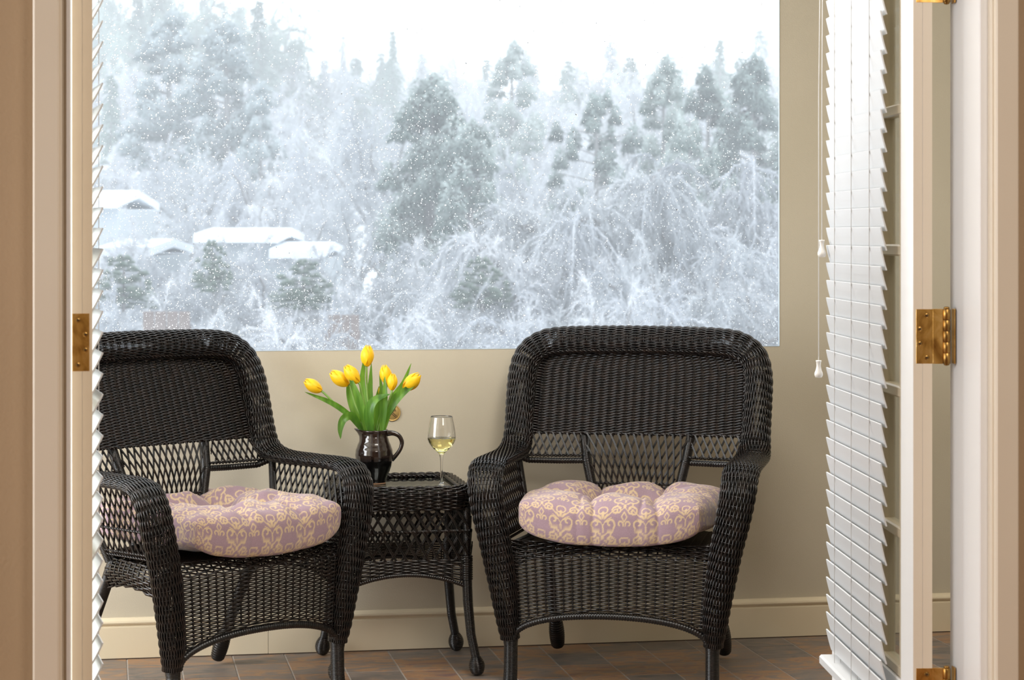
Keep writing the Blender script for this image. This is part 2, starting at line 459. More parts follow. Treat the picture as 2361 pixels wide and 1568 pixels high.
def make_door(name, corner, direction, side):
    """corner: hinge-side corner of the face that carries the blind; side: +1 thickness grows to the right of the face"""
    d = struct(empty(name, (corner[0], corner[1], 0)))
    ang = math.atan2(direction[1], direction[0])
    d.rotation_euler = (0, 0, ang)
    # local frame: x along the door, y = thickness direction (right door: -y is world right) -> mirror with s
    s = -1 if side > 0 else 1
    flip = lambda V: V * np.array([1, s, 1])
    def piece(nm, lo, hi, mt, c=0.0015):
        return MB().cham(lo, hi, c, flip).build(nm, mt, d)
    st = 0.105
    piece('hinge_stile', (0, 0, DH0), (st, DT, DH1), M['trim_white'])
    # hinge edge skin: the narrow edge stays in the plain trim colour, made of two laminations with a fine seam
    piece('edge_strip', (-0.0012, 0.0004, DH0), (0.0, 0.0172, DH1), M['trim'], 0.0003)
    piece('edge_strip', (-0.0012, 0.0180, DH0), (0.0, DT - 0.0004, DH1), M['trim'], 0.0003)
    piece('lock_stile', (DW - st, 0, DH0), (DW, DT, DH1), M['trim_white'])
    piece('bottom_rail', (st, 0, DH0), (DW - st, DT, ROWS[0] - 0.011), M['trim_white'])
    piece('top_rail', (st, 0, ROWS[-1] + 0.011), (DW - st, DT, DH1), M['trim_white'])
    cols = [st + 0.0, st + (DW - 2 * st) / 3, st + 2 * (DW - 2 * st) / 3, DW - st]
    for z in ROWS:
        piece('muntin', (st, 0.004, z - 0.011), (DW - st, DT - 0.004, z + 0.011), M['base'], 0.003)
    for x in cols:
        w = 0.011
        piece('muntin', (x - (w if x != cols[0] else 0), 0.005, ROWS[0]), (x + (w if x != cols[-1] else 0) + (0.026 if x == cols[0] else 0) - (0.0 if x != cols[-1] else 0.0), DT - 0.005, ROWS[-1]), M['base'], 0.003)  # hinge-side one widened in tan to paint the shade on the stile moulding
    for i in range(3):
        for j in range(len(ROWS) - 1):
            MB().box((cols[i] + 0.002, DT / 2 - 0.0015, ROWS[j] + 0.002), (cols[i + 1] - 0.002, DT / 2 + 0.0015, ROWS[j + 1] - 0.002), flip).build('pane', M['pane'], d)
    for z in HINGES:
        h = hinge(d, z, side, side > 0)
        if s < 0: h.scale = (1, -1, 1)
    return d

ANG2 = math.radians(7.6)
door2 = make_door('door_2', (0.308, -2.470), (math.sin(ANG2), math.cos(ANG2)), +1)
ANG1 = math.radians(-5.5)
door1 = make_door('door_1', (-1.1837, -2.425), (math.sin(ANG1), math.cos(ANG1)), -1)

def make_blind(corner, ang, side, label, off, tilt):
    b = empty('venetian_blind', (corner[0], corner[1], 0.0), math.pi / 2 - ang)
    s = 1 if side > 0 else -1     # face normal in local y: right door faces +y, left door faces -y
    t0, t1, pitch = 0.135, 0.695, 0.0376
    hw = 0.0230
    # one slightly crowned slat
    k = 6; prof = []
    for a in np.linspace(-1, 1, k):
        w = a * hw; crown = 0.0007 * (1 - a * a)
        yy = w * math.cos(tilt) + crown * math.sin(tilt); zz = w * math.sin(tilt) - crown * math.cos(tilt)
        prof.append((yy, zz))
    prof = np.array(prof); th = 0.0014
    nv = np.array([math.sin(tilt), -math.cos(tilt)]) * th
    loop = np.concatenate([prof + nv, (prof - nv)[::-1]])
    n = len(loop)
    V = np.array([[x, s * p[0], p[1]] for x in (t0, t1) for p in loop])
    F = [[i, (i + 1) % n, n + (i + 1) % n, n + i] for i in range(n)]
    m = MB(); m.add(V, F)
    for o in (0, n):
        m.f[4].append(np.array([[o + i, o + i + 1, o + n - 2 - i, o + n - 1 - i] for i in range(k - 1)]))
    me = m.mesh('slat', False); me.materials.append(M['slat'])
    z = 0.322; zs = []
    while z < 2.0:
        o = obj('slat', me, None, b, (0, s * off, z)); zs.append(z)
        o.rotation_euler = (random.uniform(-0.012, 0.012), 0, 0)
        z += pitch
    MB().cham((t0, -0.022, 0.268), (t1, 0.022, 0.290), 0.004, lambda V: V * np.array([1, s, 1]) + np.array([0, s * off, 0])).build('bottom_rail', M['slat'], b)
    MB().cham((t0 - 0.005, -0.005, 2.0), (t1 + 0.005, 0.045, 2.045), 0.003, lambda V: V * np.array([1, s, 1])).build('head_rail', M['slat'], b)
    for t in (t0 + 0.10, (t0 + t1) / 2, t1 - 0.10):
        m = MB()
        yf = s * (off + hw * math.cos(tilt) + 0.002); yb = s * (off - hw * math.cos(tilt) - 0.001)
        zz = np.linspace(0.285, 2.0, 46)
        m.tube(np.stack([np.full(46, t), np.full(46, yf), zz], 1), 0.0009, 4)
        m.tube(np.stack([np.full(46, t + 0.006), np.full(46, yb), zz], 1), 0.0009, 4)
        for q in zs:
            m.tube([[t, yf, q + 0.022], [t + 0.006, yb, q - 0.022]], 0.0007, 3)
        m.build('ladder_cord', M['cord'], b)
    if side > 0:
        for i, (zt, tt) in enumerate(((1.165, t1 - 0.012), (0.905, t1 + 0.004))):
            yy = s * (off + 0.018 + 0.004 * i)
            m = MB(); m.tube([[t1 - 0.03, yy, 2.0], [tt, yy, 1.5], [tt, yy, zt + 0.015]], 0.0010, 5)
            m.build('pull_cord', M['cord'], b)
            m = MB(); m.lathe([(0.0001, 0.018), (0.0058, 0.018), (0.0062, 0.0165), (0.0052, 0.014), (0.0045, 0.006), (0.0060, -0.002), (0.0088, -0.009), (0.0090, -0.014), (0.0070, -0.0185), (0.0001, -0.0195)], 18,
                              Matrix.Translation((tt, yy, zt)))
            m.build('tassel', M['plastic'], b, smooth=True)
    return tag(b, label, 'blind', 'venetian blinds on the French doors')
make_blind((0.308, -2.470), ANG2, +1, 'white venetian blind with hanging cord tassels on the right glazed door', 0.026, math.radians(76))
make_blind((-1.1837, -2.425), ANG1, -1, 'white venetian blind seen end-on as a sawtooth at the left door edge', 0.020, math.radians(62))
# ------------------------------------------------------------------ wicker
def wicker_material(name, dark, brown, rough=0.22):
    m = mat(name, dark, rough)
    tc = N(m, 'ShaderNodeTexCoord')
    n1 = N(m, 'ShaderNodeTexNoise'); n1.inputs['Scale'].default_value = 55; n1.inputs['Detail'].default_value = 3
    L(m, tc.outputs['Object'], n1.inputs['Vector'])
    cr = N(m, 'ShaderNodeValToRGB'); cr.color_ramp.elements[0].position = 0.42; cr.color_ramp.elements[0].color = (*dark, 1)
    cr.color_ramp.elements[1].position = 0.72; cr.color_ramp.elements[1].color = (*brown, 1)
    L(m, n1.outputs['Fac'], cr.inputs['Fac']); L(m, cr.outputs[0], bsdf(m).inputs['Base Color'])
    bsdf(m).inputs['Specular IOR Level'].default_value = 0.44
    return m
M['wicker'] = wicker_material('dark_resin_wicker', srgb(11, 10, 10), srgb(36, 26, 21))
M['wrap'] = wicker_material('dark_wrapped_pole', srgb(13, 12, 12), srgb(29, 23, 20), 0.30)

def spline(keys, n, closed=False):
    """Catmull-Rom through rows of keys, n samples evenly spaced by length of the first three columns"""
    K = np.asarray(keys, float)
    P = np.vstack([2 * K[0] - K[1], K, 2 * K[-1] - K[-2]])
    out = []
    for i in range(1, len(P) - 2):
        t = np.linspace(0, 1, 24, endpoint=False)[:, None]
        p0, p1, p2, p3 = P[i - 1], P[i], P[i + 1], P[i + 2]
        out.append(0.5 * ((2 * p1) + (-p0 + p2) * t + (2 * p0 - 5 * p1 + 4 * p2 - p3) * t ** 2 + (-p0 + 3 * p1 - 3 * p2 + p3) * t ** 3))
    out.append(P[-2][None])
    D = np.concatenate(out)
    s = np.concatenate([[0], np.cumsum(np.linalg.norm(np.diff(D[:, :3], axis=0), axis=1))])
    q = np.linspace(0, s[-1], n)
    return np.stack([np.interp(q, s, D[:, c]) for c in range(D.shape[1])], 1), s[-1]

def woven_band(m, keys, ring=0.0235, strands=58, rs=0.0021, rr=0.0013, amp=0.0026, a0=0.0, a1=2 * math.pi):
    """tube of long strands woven over rings; keys rows: x y z nx ny nz halfwidth halfdepth"""
    _, ln = spline(keys, 10)
    nr = max(4, int(round(ln / ring))); q_ = 4
    K, _ = spline(keys, nr * q_ + 1)
    P = K[:, :3]; T = nrm(np.gradient(P, axis=0))
    Nn = K[:, 3:6]; Nn = nrm(Nn - T * (Nn * T).sum(1, keepdims=True))
    W = np.cross(T, Nn)
    A = K[:, 6:7]; B = K[:, 7:8]
    i = np.arange(len(P))
    full = abs(a1 - a0) > 6.28
    wave = np.cos(math.pi * i / q_)
    for k in range(strands):
        f = a0 + (a1 - a0) * (k / strands if full else k / (strands - 1))
        c, s_ = math.cos(f), math.sin(f)
        n = nrm(W * c * B + Nn * s_ * A)
        off = (wave * (1 if k % 2 else -1) * amp)[:, None]
        m.tube(P + W * A * c + Nn * B * s_ + n * off, rs, 4, N=n)
    for r in range(0, len(P), q_):
        q = np.linspace(a0, a1, 17)[:-1] if full else np.linspace(a0, a1, 15)
        c = np.cos(q)[:, None]; s_ = np.sin(q)[:, None]
        m.tube(P[r] + W[r] * A[r] * c + Nn[r] * B[r] * s_, rr, 4, N=np.broadcast_to(T[r], (len(q), 3)), closed=full)
    return P, Nn, W

def woven_sheet(m, S, u0, u1, nst, rows, rw=0.0017, rs=0.0019, amp=0.0020, clip=None, per=2, stake_rows=None, double=0.0):
    """rows: v positions of the weavers; S(u, v) -> point; stakes at nst+1 even u"""
    us = np.linspace(u0, u1, nst * per + 1)
    i = np.arange(len(us))
    ph = np.cos(math.pi * i / per)
    for j, v in enumerate(rows):
        P = S(us, np.full_like(us, v))
        e = 1e-3
        du = S(us + e, np.full_like(us, v)) - S(us - e, np.full_like(us, v))
        dv = S(us, np.full_like(us, v + e)) - S(us, np.full_like(us, v - e))
        n = nrm(np.cross(du, dv))
        P = P + n * (ph * (1 if j % 2 else -1))[:, None] * amp
        if clip is not None:
            ok = clip(us, v)
            # split into runs
            k = 0
            while k < len(us):
                if ok[k]:
                    e2 = k
                    while e2 + 1 < len(us) and ok[e2 + 1]: e2 += 1
                    if e2 > k: m.tube(P[k:e2 + 1], rw, 4, N=n[k:e2 + 1])
                    k = e2 + 1
                else: k += 1
        else:
            m.tube(P, rw, 4, N=n)
    sv = stake_rows if stake_rows is not None else np.linspace(min(rows), max(rows), 8)
    for u in np.linspace(u0, u1, nst + 1):
        for d in ((-double, double) if double else (0,)):
            vv = sv if clip is None else np.array([q for q in sv if clip(np.array([u]), q)[0]])
            if len(vv) < 2: continue
            m.tube(S(np.full_like(vv, u + d), vv), rs, 4)

def lattice(m, S, u0, u1, v0, v1, cell, run, r=0.0021, off=0.0022, paired=0.0, wob=0.0):
    """two families of diagonal canes across the patch; run = how far a cane travels in u from v0 to v1"""
    n = int(round((u1 - u0 + abs(run)) / cell))
    for d in (1, -1):
        for k in range(n + 1):
            s = (u0 - run + k * cell) if d > 0 else (u0 + k * cell)
            for pr in ((-paired, paired) if paired else (0,)):
                t = np.linspace(0, 1, 9)
                uu = s + pr + d * run * t + wob * np.sin(t * 2 * math.pi + k)
                vv = v0 + (v1 - v0) * t
                ok = (uu >= u0 - 1e-6) & (uu <= u1 + 1e-6)
                if ok.sum() < 2: continue
                a, b = np.argmax(ok), len(ok) - 1 - np.argmax(ok[::-1])
                uu, vv = uu[a:b + 1], vv[a:b + 1]
                e = 1e-3
                nn = nrm(np.cross(S(uu + e, vv) - S(uu - e, vv), S(uu, vv + e) - S(uu, vv - e)))
                m.tube(S(uu, vv) + nn * d * off, r, 5, N=nn)

def rope(m, path, r=0.0028, strands=2, turns_per_m=60, spread=0.0024, k=4):
    P = np.asarray(path, float)
    s = np.concatenate([[0], np.cumsum(np.linalg.norm(np.diff(P, axis=0), axis=1))])
    n = max(8, int(s[-1] * turns_per_m * 6))
    q = np.linspace(0, s[-1], n)
    C = np.stack([np.interp(q, s, P[:, c]) for c in range(3)], 1)
    T = nrm(np.gradient(C, axis=0))
    ref = np.zeros(3); ref[int(np.argmin(np.abs(T).mean(0)))] = 1
    A = nrm(np.cross(T, ref)); B = np.cross(T, A)
    for j in range(strands):
        f = (q * turns_per_m + j / strands) * 2 * math.pi
        m.tube(C + spread * (np.cos(f)[:, None] * A + np.sin(f)[:, None] * B), r, k)

def wrapped_pole(m, path, r, pitch=0.0036, ridge=0.0010, k=9):
    """pole bound closely with cane: fine rings along its length; r may be an array along path"""
    P = np.asarray(path, float); r = np.broadcast_to(np.asarray(r, float), (len(P),))
    s = np.concatenate([[0], np.cumsum(np.linalg.norm(np.diff(P, axis=0), axis=1))])
    n = int(s[-1] / pitch) * 3 + 1
    q = np.linspace(0, s[-1], n)
    C = np.stack([np.interp(q, s, P[:, c]) for c in range(3)], 1)
    R = np.interp(q, s, r) + np.where(np.arange(n) % 3 == 0, -ridge, ridge * 0.5)
    m.tube(C, R, k, cap=True)

def bun_foot(m, top, axis, r, h, waist=0.52):
    """woven ball foot: fat ridged bulb along axis"""
    axis = nrm(axis); n = 40
    t = np.linspace(0, 1, n)
    prof = r * (waist + (1 - waist) * np.sin(math.pi * np.clip(t * 1.02, 0, 1)) ** 0.8) * np.where(t > 0.93, 0.55 + 0.45 * (1 - t) / 0.07, 1)
    prof = prof + np.where(np.arange(n) % 3 == 0, -0.0020, 0.0008)
    m.tube(np.asarray(top)[None] + t[:, None] * h * axis[None], prof, 14, cap=True)

# ------------------------------------------------------------------ the armchair (built once, copied once)
def back_y(x, z):
    return 0.152 + 0.36 * (z - 0.64) + 0.014 * (1 - (np.asarray(x) / 0.33) ** 2)

def make_armchair():
    root = empty('wicker_armchair')
    half = [
        (.272, -.240, .118, 0, -1, 0, .0225, .0215),
        (.276, -.246, .17, 0, -1, 0, .030, .027),
        (.288, -.252, .26, 0, -1, 0, .036, .030),
        (.308, -.258, .37, 0, -1, 0, .040, .030),
        (.328, -.258, .46, 0, -1, .05, .043, .027),
        (.338, -.250, .522, 0, -1, .25, .045, .022),
        (.341, -.226, .562, 0, -.75, .75, .046, .017),
        (.342, -.180, .577, 0, -.2, 1, .046, .015),
        (.341, -.06, .580, 0, 0, 1, .045, .014),
        (.339, .06, .583, 0, -.1, 1, .044, .016),
        (.337, .122, .602, 0, -.6, .8, .041, .022),
        (.337, .150, .648, 0, -1, .35, .038, .030),
        (.339, .178, .735, 0, -1, .36, .037, .034),
        (.337, .200, .80, 0, -1, .36, .037, .036),
        (.321, .218, .85, 0, -1, .36, .037, .036),
        (.280, .230, .880, 0, -1, .36, .037, .036),
        (.220, .236, .890, 0, -1, .36, .037, .036),
        (.110, .241, .893, 0, -1, .36, .037, .036),
    ]
    mid = [(0, .242, .894, 0, -1, .36, .037, .036)]
    left = [(-k[0], *k[1:]) for k in half]
    m = MB()
    P, Nn, W = woven_band(m, half + mid + left[::-1])
    m.build('rolled_frame', M['wicker'], root, smooth=True)
    # braided edging along the inner side of the roll
    m = MB()
    K, _ = spline(half[7:] + mid + left[7:][::-1], 200)
    T = nrm(np.gradient(K[:, :3], axis=0)); Nv = nrm(K[:, 3:6] - T * (K[:, 3:6] * T).sum(1, keepdims=True)); Wv = np.cross(T, Nv)
    cen = np.array([0, 0.21, 0.72])
    sg = np.sign(((cen - K[:, :3]) * Wv).sum(1))[:, None]
    rope(m, K[:, :3] + Wv * sg * K[:, 6:7] * 0.97 + Nv * K[:, 7:8] * 0.35, 0.0026, 3, 26, 0.0034)
    m.build('braid_trim', M['wicker'], root, smooth=True)

    # upper back: close weave
    zb, zt = 0.634, 0.884
    def wid(z): return np.where(z < 0.80, 0.322, 0.322 - 0.085 * np.clip((z - 0.80) / 0.085, 0, 1) ** 2)
    def SB(u, v):
        z = v; x = u * wid(z)
        return np.stack([x, back_y(x, z), z], -1)
    m = MB()
    woven_sheet(m, SB, -1, 1, 27, np.arange(zb, zt, 0.0037), rw=0.0029, rs=0.0012, amp=0.0030, per=4)
    rope(m, np.array([SB(np.array([u]), np.array([zb - 0.002]))[0] for u in np.linspace(-1, 1, 40)]), 0.0024, 2, 40, 0.0024)
    m.build('back_panel', M['wicker'], root, smooth=True)

    # two back posts that carry the panel down to the seat
    for s in (-1, 1):
        m = MB()
        wrapped_pole(m, [(s * .110, .118, .33), (s * .120, .140, .47), (s * .140, .150, .556), (s * .156, back_y(.158, .648) + .014, .645)], 0.0140)
        m.build('back_post', M['wrap'], root, smooth=True)
        m = MB()
        wrapped_pole(m, [(s * .145, .152, .556), (s * .22, .150, .554), (s * .305, .130, .556), (s * .338, .102, .574)], 0.0085, 0.0075, 0.0011)
        rope(m, [(s * .145, .144, .571), (s * .22, .144, .569), (s * .305, .126, .570), (s * .336, .098, .584)], 0.0024, 2, 45, 0.0028)
        m.build('back_rail', M['wrap'], root, smooth=True)
    # open lattice under the panel
    def SL(u, v):
        w = v
        x = u
        y = np.where(w > .57, back_y(x, np.maximum(w, .57)), back_y(x, .57) - (0.57 - w) * 0.10)
        return np.stack([x, y, w], -1)
    m = MB()
    for s in (-1, 1):
        a, b = (0.155, 0.330) if s > 0 else (-0.330, -0.155)
        lattice(m, SL, a, b, 0.634, 0.572, 0.0200, 0.030, 0.0018, paired=0.0013)
    t = np.linspace(0, 1, 6)
    lattice(m, lambda u, v: SL(u * (0.108 + 0.048 * np.clip((v - .495) / .139, 0, 1)) / 0.156, v), -0.156, 0.156, 0.634, 0.495, 0.0223, 0.054, 0.0018, paired=0.0015)
    rope(m, [SL(np.array([x]), np.array([0.496]))[0] for x in np.linspace(-.112, .112, 12)], 0.0022, 2, 45, 0.0024)
    lattice(m, SL, -0.112, 0.112, 0.495, 0.40, 0.0223, 0.036, 0.0018, paired=0.0015)
    m.build('back_lattice', M['wicker'], root, smooth=True)

    # front apron with arched lower edge
    def arch(x): return 0.118 + 0.072 * np.sqrt(np.clip(1 - (np.abs(x) / 0.262) ** 2.2, 0, 1))
    def SA(u, v):
        x = u * (0.262 + 0.016 * (v - 0.13) / 0.23)
        return np.stack([x, -0.252 - 0.012 * (1 - u * u) + 0.03 * np.clip((v - 0.345) / 0.03, 0, 1), v + 0 * u], -1)
    m = MB()
    woven_sheet(m, SA, -1, 1, 22, np.arange(0.376, 0.120, -0.0050), rw=0.0024, rs=0.0015, amp=0.0026, per=4, clip=lambda u, v: v > arch(u * 0.262) + 0.012, stake_rows=np.linspace(0.376, 0.138, 40), double=0.0045)
    for k_ in range(3):
        xs_ = np.linspace(-0.25, 0.25, 60)
        Q = SA(xs_ / 0.262, arch(xs_) + 0.006 + 0.004 * k_)
        Q[:, 1] += 0.0015 * np.cos(np.arange(60) * 1.6 + k_ * 2)
        m.tube(Q, 0.0017, 4)
    m.build('front_apron', M['wicker'], root, smooth=True)
    m = MB()
    xs_ = np.linspace(-0.262, 0.262, 60)
    wrapped_pole(m, SA(xs_ / 0.262, arch(xs_)), 0.0085, 0.0072, 0.0010)
    m.build('arched_rod', M['wrap'], root, smooth=True)

    # side and rear aprons: coarse weave
    for s in (-1, 1):
        def SS(u, v):   # u 0 front .. 1 back
            x = s * (0.272 - 0.03 * u - 0.014 * (1 - (2 * u - 1) ** 2) * 0 + 0.010 * np.sin(np.pi * u) + 0.012 * np.sin(np.pi * np.clip(v, 0, 1)))
            y = -0.235 + 0.295 * u
            z = 0.366 - v * (0.062 + 0.020 * np.abs(2 * u - 1) ** 2.0 + 0.03 * (1 - u) ** 3)
            return np.stack([x + 0 * u, y, z], -1)
        m = MB()
        woven_sheet(m, SS, 0, 1, 12, np.linspace(0.04, 0.96, 10), rw=0.0036, rs=0.0028, amp=0.0030)
        m.build('side_apron', M['wicker'], root, smooth=True)
    def SR(u, v):
        return np.stack([u * 0.24, 0.062 + 0.085 * (1 - u * u), 0.366 - v * (0.060 + 0.02 * u * u)], -1)
    m = MB(); woven_sheet(m, SR, -1, 1, 17, np.linspace(0.04, 0.96, 11), rw=0.0036, rs=0.0028, amp=0.003)
    m.build('rear_apron', M['wicker'], root, smooth=True)

    # seat deck
    def SD(u, v): return np.stack([u * (0.268 - 0.028 * (v + .23) / .42), v, 0.374 + 0 * u], -1)
    m = MB(); woven_sheet(m, SD, -1, 1, 22, np.linspace(-0.225, 0.145, 76), rw=0.0026, amp=0.0018, clip=lambda u, v: v < 0.062 + 0.085 * (1 - u * u))
    m.build('seat', M['wicker'], root, smooth=True)

    # arm sides: supporting post, braid rails and open lattice
    for s in (-1, 1):
        m = MB()
        wrapped_pole(m, [(s * .328, .095, .578), (s * .302, .058, .47), (s * .272, .022, .36)], 0.0105)
        m.build('arm_post', M['wrap'], root, smooth=True)
        def SAr(u, v):   # u = y, v = z
            f = np.clip((v - 0.385) / 0.205, 0, 1)
            x = s * (0.280 + 0.050 * f)
            return np.stack([x + 0 * u, u + (1 - f) * 0.0, v + 0 * u], -1)
        m = MB()
        lattice(m, SAr, -0.232, 0.074, 0.570, 0.452, 0.0225, 0.050, 0.0018, paired=0.0014)
        lattice(m, SAr, -0.232, 0.040, 0.452, 0.392, 0.0225, 0.026, 0.0018, paired=0.0014)
        for z in (0.452, 0.392, 0.568):
            rope(m, SAr(np.linspace(-0.235, 0.045, 14), np.full(14, z)), 0.0022, 2, 45, 0.0025)
        rope(m, SAr(np.linspace(-0.235, 0.045, 14), np.full(14, 0.382)), 0.0022, 2, 45, 0.0025)
        m.build('arm_lattice', M['wicker'], root, smooth=True)

    # legs
    for s in (-1, 1):
        m = MB()
        wrapped_pole(m, [(s * .271, -.240, .150), (s * .271, -.240, .122), (s * .270, -.241, .10), (s * .270, -.243, .03), (s * .271, -.245, .004)], [0.0215, 0.0215, 0.0185, 0.0185, 0.0195], 0.0036)
        m.build('leg', M['wrap'], root, smooth=True)
        m = MB()
        wrapped_pole(m, [(s * .240, .036, .372), (s * .238, .120, .22), (s * .238, .196, .078)], [0.0165, 0.0155, 0.015])
        lg = m.build('leg', M['wrap'], root, smooth=True)
        m = MB(); bun_foot(m, (s * .238, .188, .098), (s * .02, .46, -1), 0.0215, 0.094, 0.80)
        m.build('foot', M['wicker'], lg, smooth=True)
    return root

def cam_to_room(lat, d):
    p = CAM + d * FWD + lat * RGT
    return (p[0], p[1], 0.0)

A_RIGHT = math.radians(13.0)
fx, fd = 0.260, 5.945
loc_r = cam_to_room(fx + 0.24 * math.sin(A_RIGHT), fd + 0.24 * math.cos(A_RIGHT))
chair_r = make_armchair()
chair_r.location = loc_r; chair_r.rotation_euler = (0, 0, -(A_RIGHT + YAW))
tag(chair_r, 'dark brown wicker armchair on the right, facing forward beneath the window corner', 'chair', 'wicker armchairs')

A_LEFT = math.radians(-46.0)
lx, ld = -0.650, 5.765
loc_l = cam_to_room(lx + 0.24 * math.sin(A_LEFT), ld + 0.24 * math.cos(A_LEFT))
chair_l = copy_tree(chair_r)
chair_l.location = loc_l; chair_l.rotation_euler = (0, 0, -(A_LEFT + YAW))
chair_l['label'] = 'dark brown wicker armchair on the left, turned towards the side table, partly behind the blind'
# ------------------------------------------------------------------ tufted seat cushions with a scroll print
def dist_poly(X, Y, pts):
    d = np.full(X.shape, 9.0)
    for (ax, ay), (bx, by) in zip(pts[:-1], pts[1:]):
        vx, vy = bx - ax, by - ay; l2 = vx * vx + vy * vy + 1e-12
        t = np.clip(((X - ax) * vx + (Y - ay) * vy) / l2, 0, 1)
        d = np.minimum(d, np.hypot(X - ax - t * vx, Y - ay - t * vy))
    return d

def arc(cx, cy, r0, r1, a0, a1, n=12):
    t = np.linspace(0, 1, n); r = r0 + (r1 - r0) * t; a = np.radians(a0 + (a1 - a0) * t)
    return list(zip(cx + r * np.cos(a), cy + r * np.sin(a)))

def scroll_print(x, y):
    """cream scrolls and palmettes on mauve: returns 0..1 coverage"""
    x = x / 1.02; y = y / 1.02
    w, h = 0.112, 0.134
    cov = np.zeros(x.shape)
    for ox, oy in ((0, 0), (w / 2, h / 2)):
        X = np.abs((x + ox + w / 2) % w - w / 2); Y = (y + oy + h / 2) % h - h / 2
        st = []
        st.append((arc(.0195, .016, .0155, .0035, -120, 250), .0023))           # big C scroll
        st.append((arc(.0225, -.021, .0135, .0030, 150, -230), .0022))          # lower scroll
        st.append((arc(.030, -.002, .010, .012, 150, 250, 8), .0017))
        st.append(([(.0, -.047), (.007, -.036), (.0, -.026)], .0016))
        st.append((arc(.0105, -.052, .0085, .0030, 200, -60, 9), .0019))         # small tail
        st.append(([(.012, .033), (.024, .042), (.036, .050)], .0016))
        st.append((arc(.040, .044, .008, .0025, 90, -200, 9), .0018))
        st.append((arc(.028, .0, .030, .030, 100, 260, 10), .0012))              # fine ogee line
        st.append((arc(.052, -.022, .012, .004, 60, 300, 9), .0018))
        for pts, r in st:
            cov = np.maximum(cov, np.clip((r * 0.95 - dist_poly(X, Y, pts)) / 0.0008 + 0.5, 0, 1))
        for cx, cy, a, b, rot in ((0, .036, .0036, .0095, 0), (.0085, .032, .0030, .0080, -42), (.0105, .022, .0024, .0058, -75), (0, -.010, .0040, .0062, 0), (0, .006, .0026, .0042, 0), (.0075, -.002, .0024, .0048, -60)):
            c, s = math.cos(math.radians(rot)), math.sin(math.radians(rot))
            U = (X - cx) * c + (Y - cy) * s; V = -(X - cx) * s + (Y - cy) * c
            q = np.sqrt((U / a) ** 2 + (V / b) ** 2)
            cov = np.maximum(cov, np.clip((1 - q) * 3 + 0.5, 0, 1))
    return cov

def fabric_material():
    m = mat('printed_cotton', (0.5, 0.4, 0.5), 0.85)
    at = N(m, 'ShaderNodeAttribute', attribute_name='print')
    tc = N(m, 'ShaderNodeTexCoord'); nz = N(m, 'ShaderNodeTexNoise'); nz.inputs['Scale'].default_value = 420; nz.inputs['Detail'].default_value = 2
    L(m, tc.outputs['Object'], nz.inputs['Vector'])
    c1 = N(m, 'ShaderNodeMix', data_type='RGBA'); L(m, nz.outputs['Fac'], c1.inputs[0])
    c1.inputs[6].default_value = (*srgb(130, 106, 115), 1); c1.inputs[7].default_value = (*srgb(156, 131, 141), 1)
    c2 = N(m, 'ShaderNodeMix', data_type='RGBA'); L(m, at.outputs['Fac'], c2.inputs[0]); L(m, c1.outputs[2], c2.inputs[6])
    c2.inputs[7].default_value = (*srgb(190, 166, 132), 1)
    L(m, c2.outputs[2], bsdf(m).inputs['Base Color'])
    bp = N(m, 'ShaderNodeBump'); bp.inputs['Strength'].default_value = 0.25; bp.inputs['Distance'].default_value = 0.001
    L(m, nz.outputs['Fac'], bp.inputs['Height']); L(m, bp.outputs[0], bsdf(m).inputs['Normal'])
    bsdf(m).inputs['Sheen Weight'].default_value = 0.25
    return m
M['fabric'] = fabric_material()

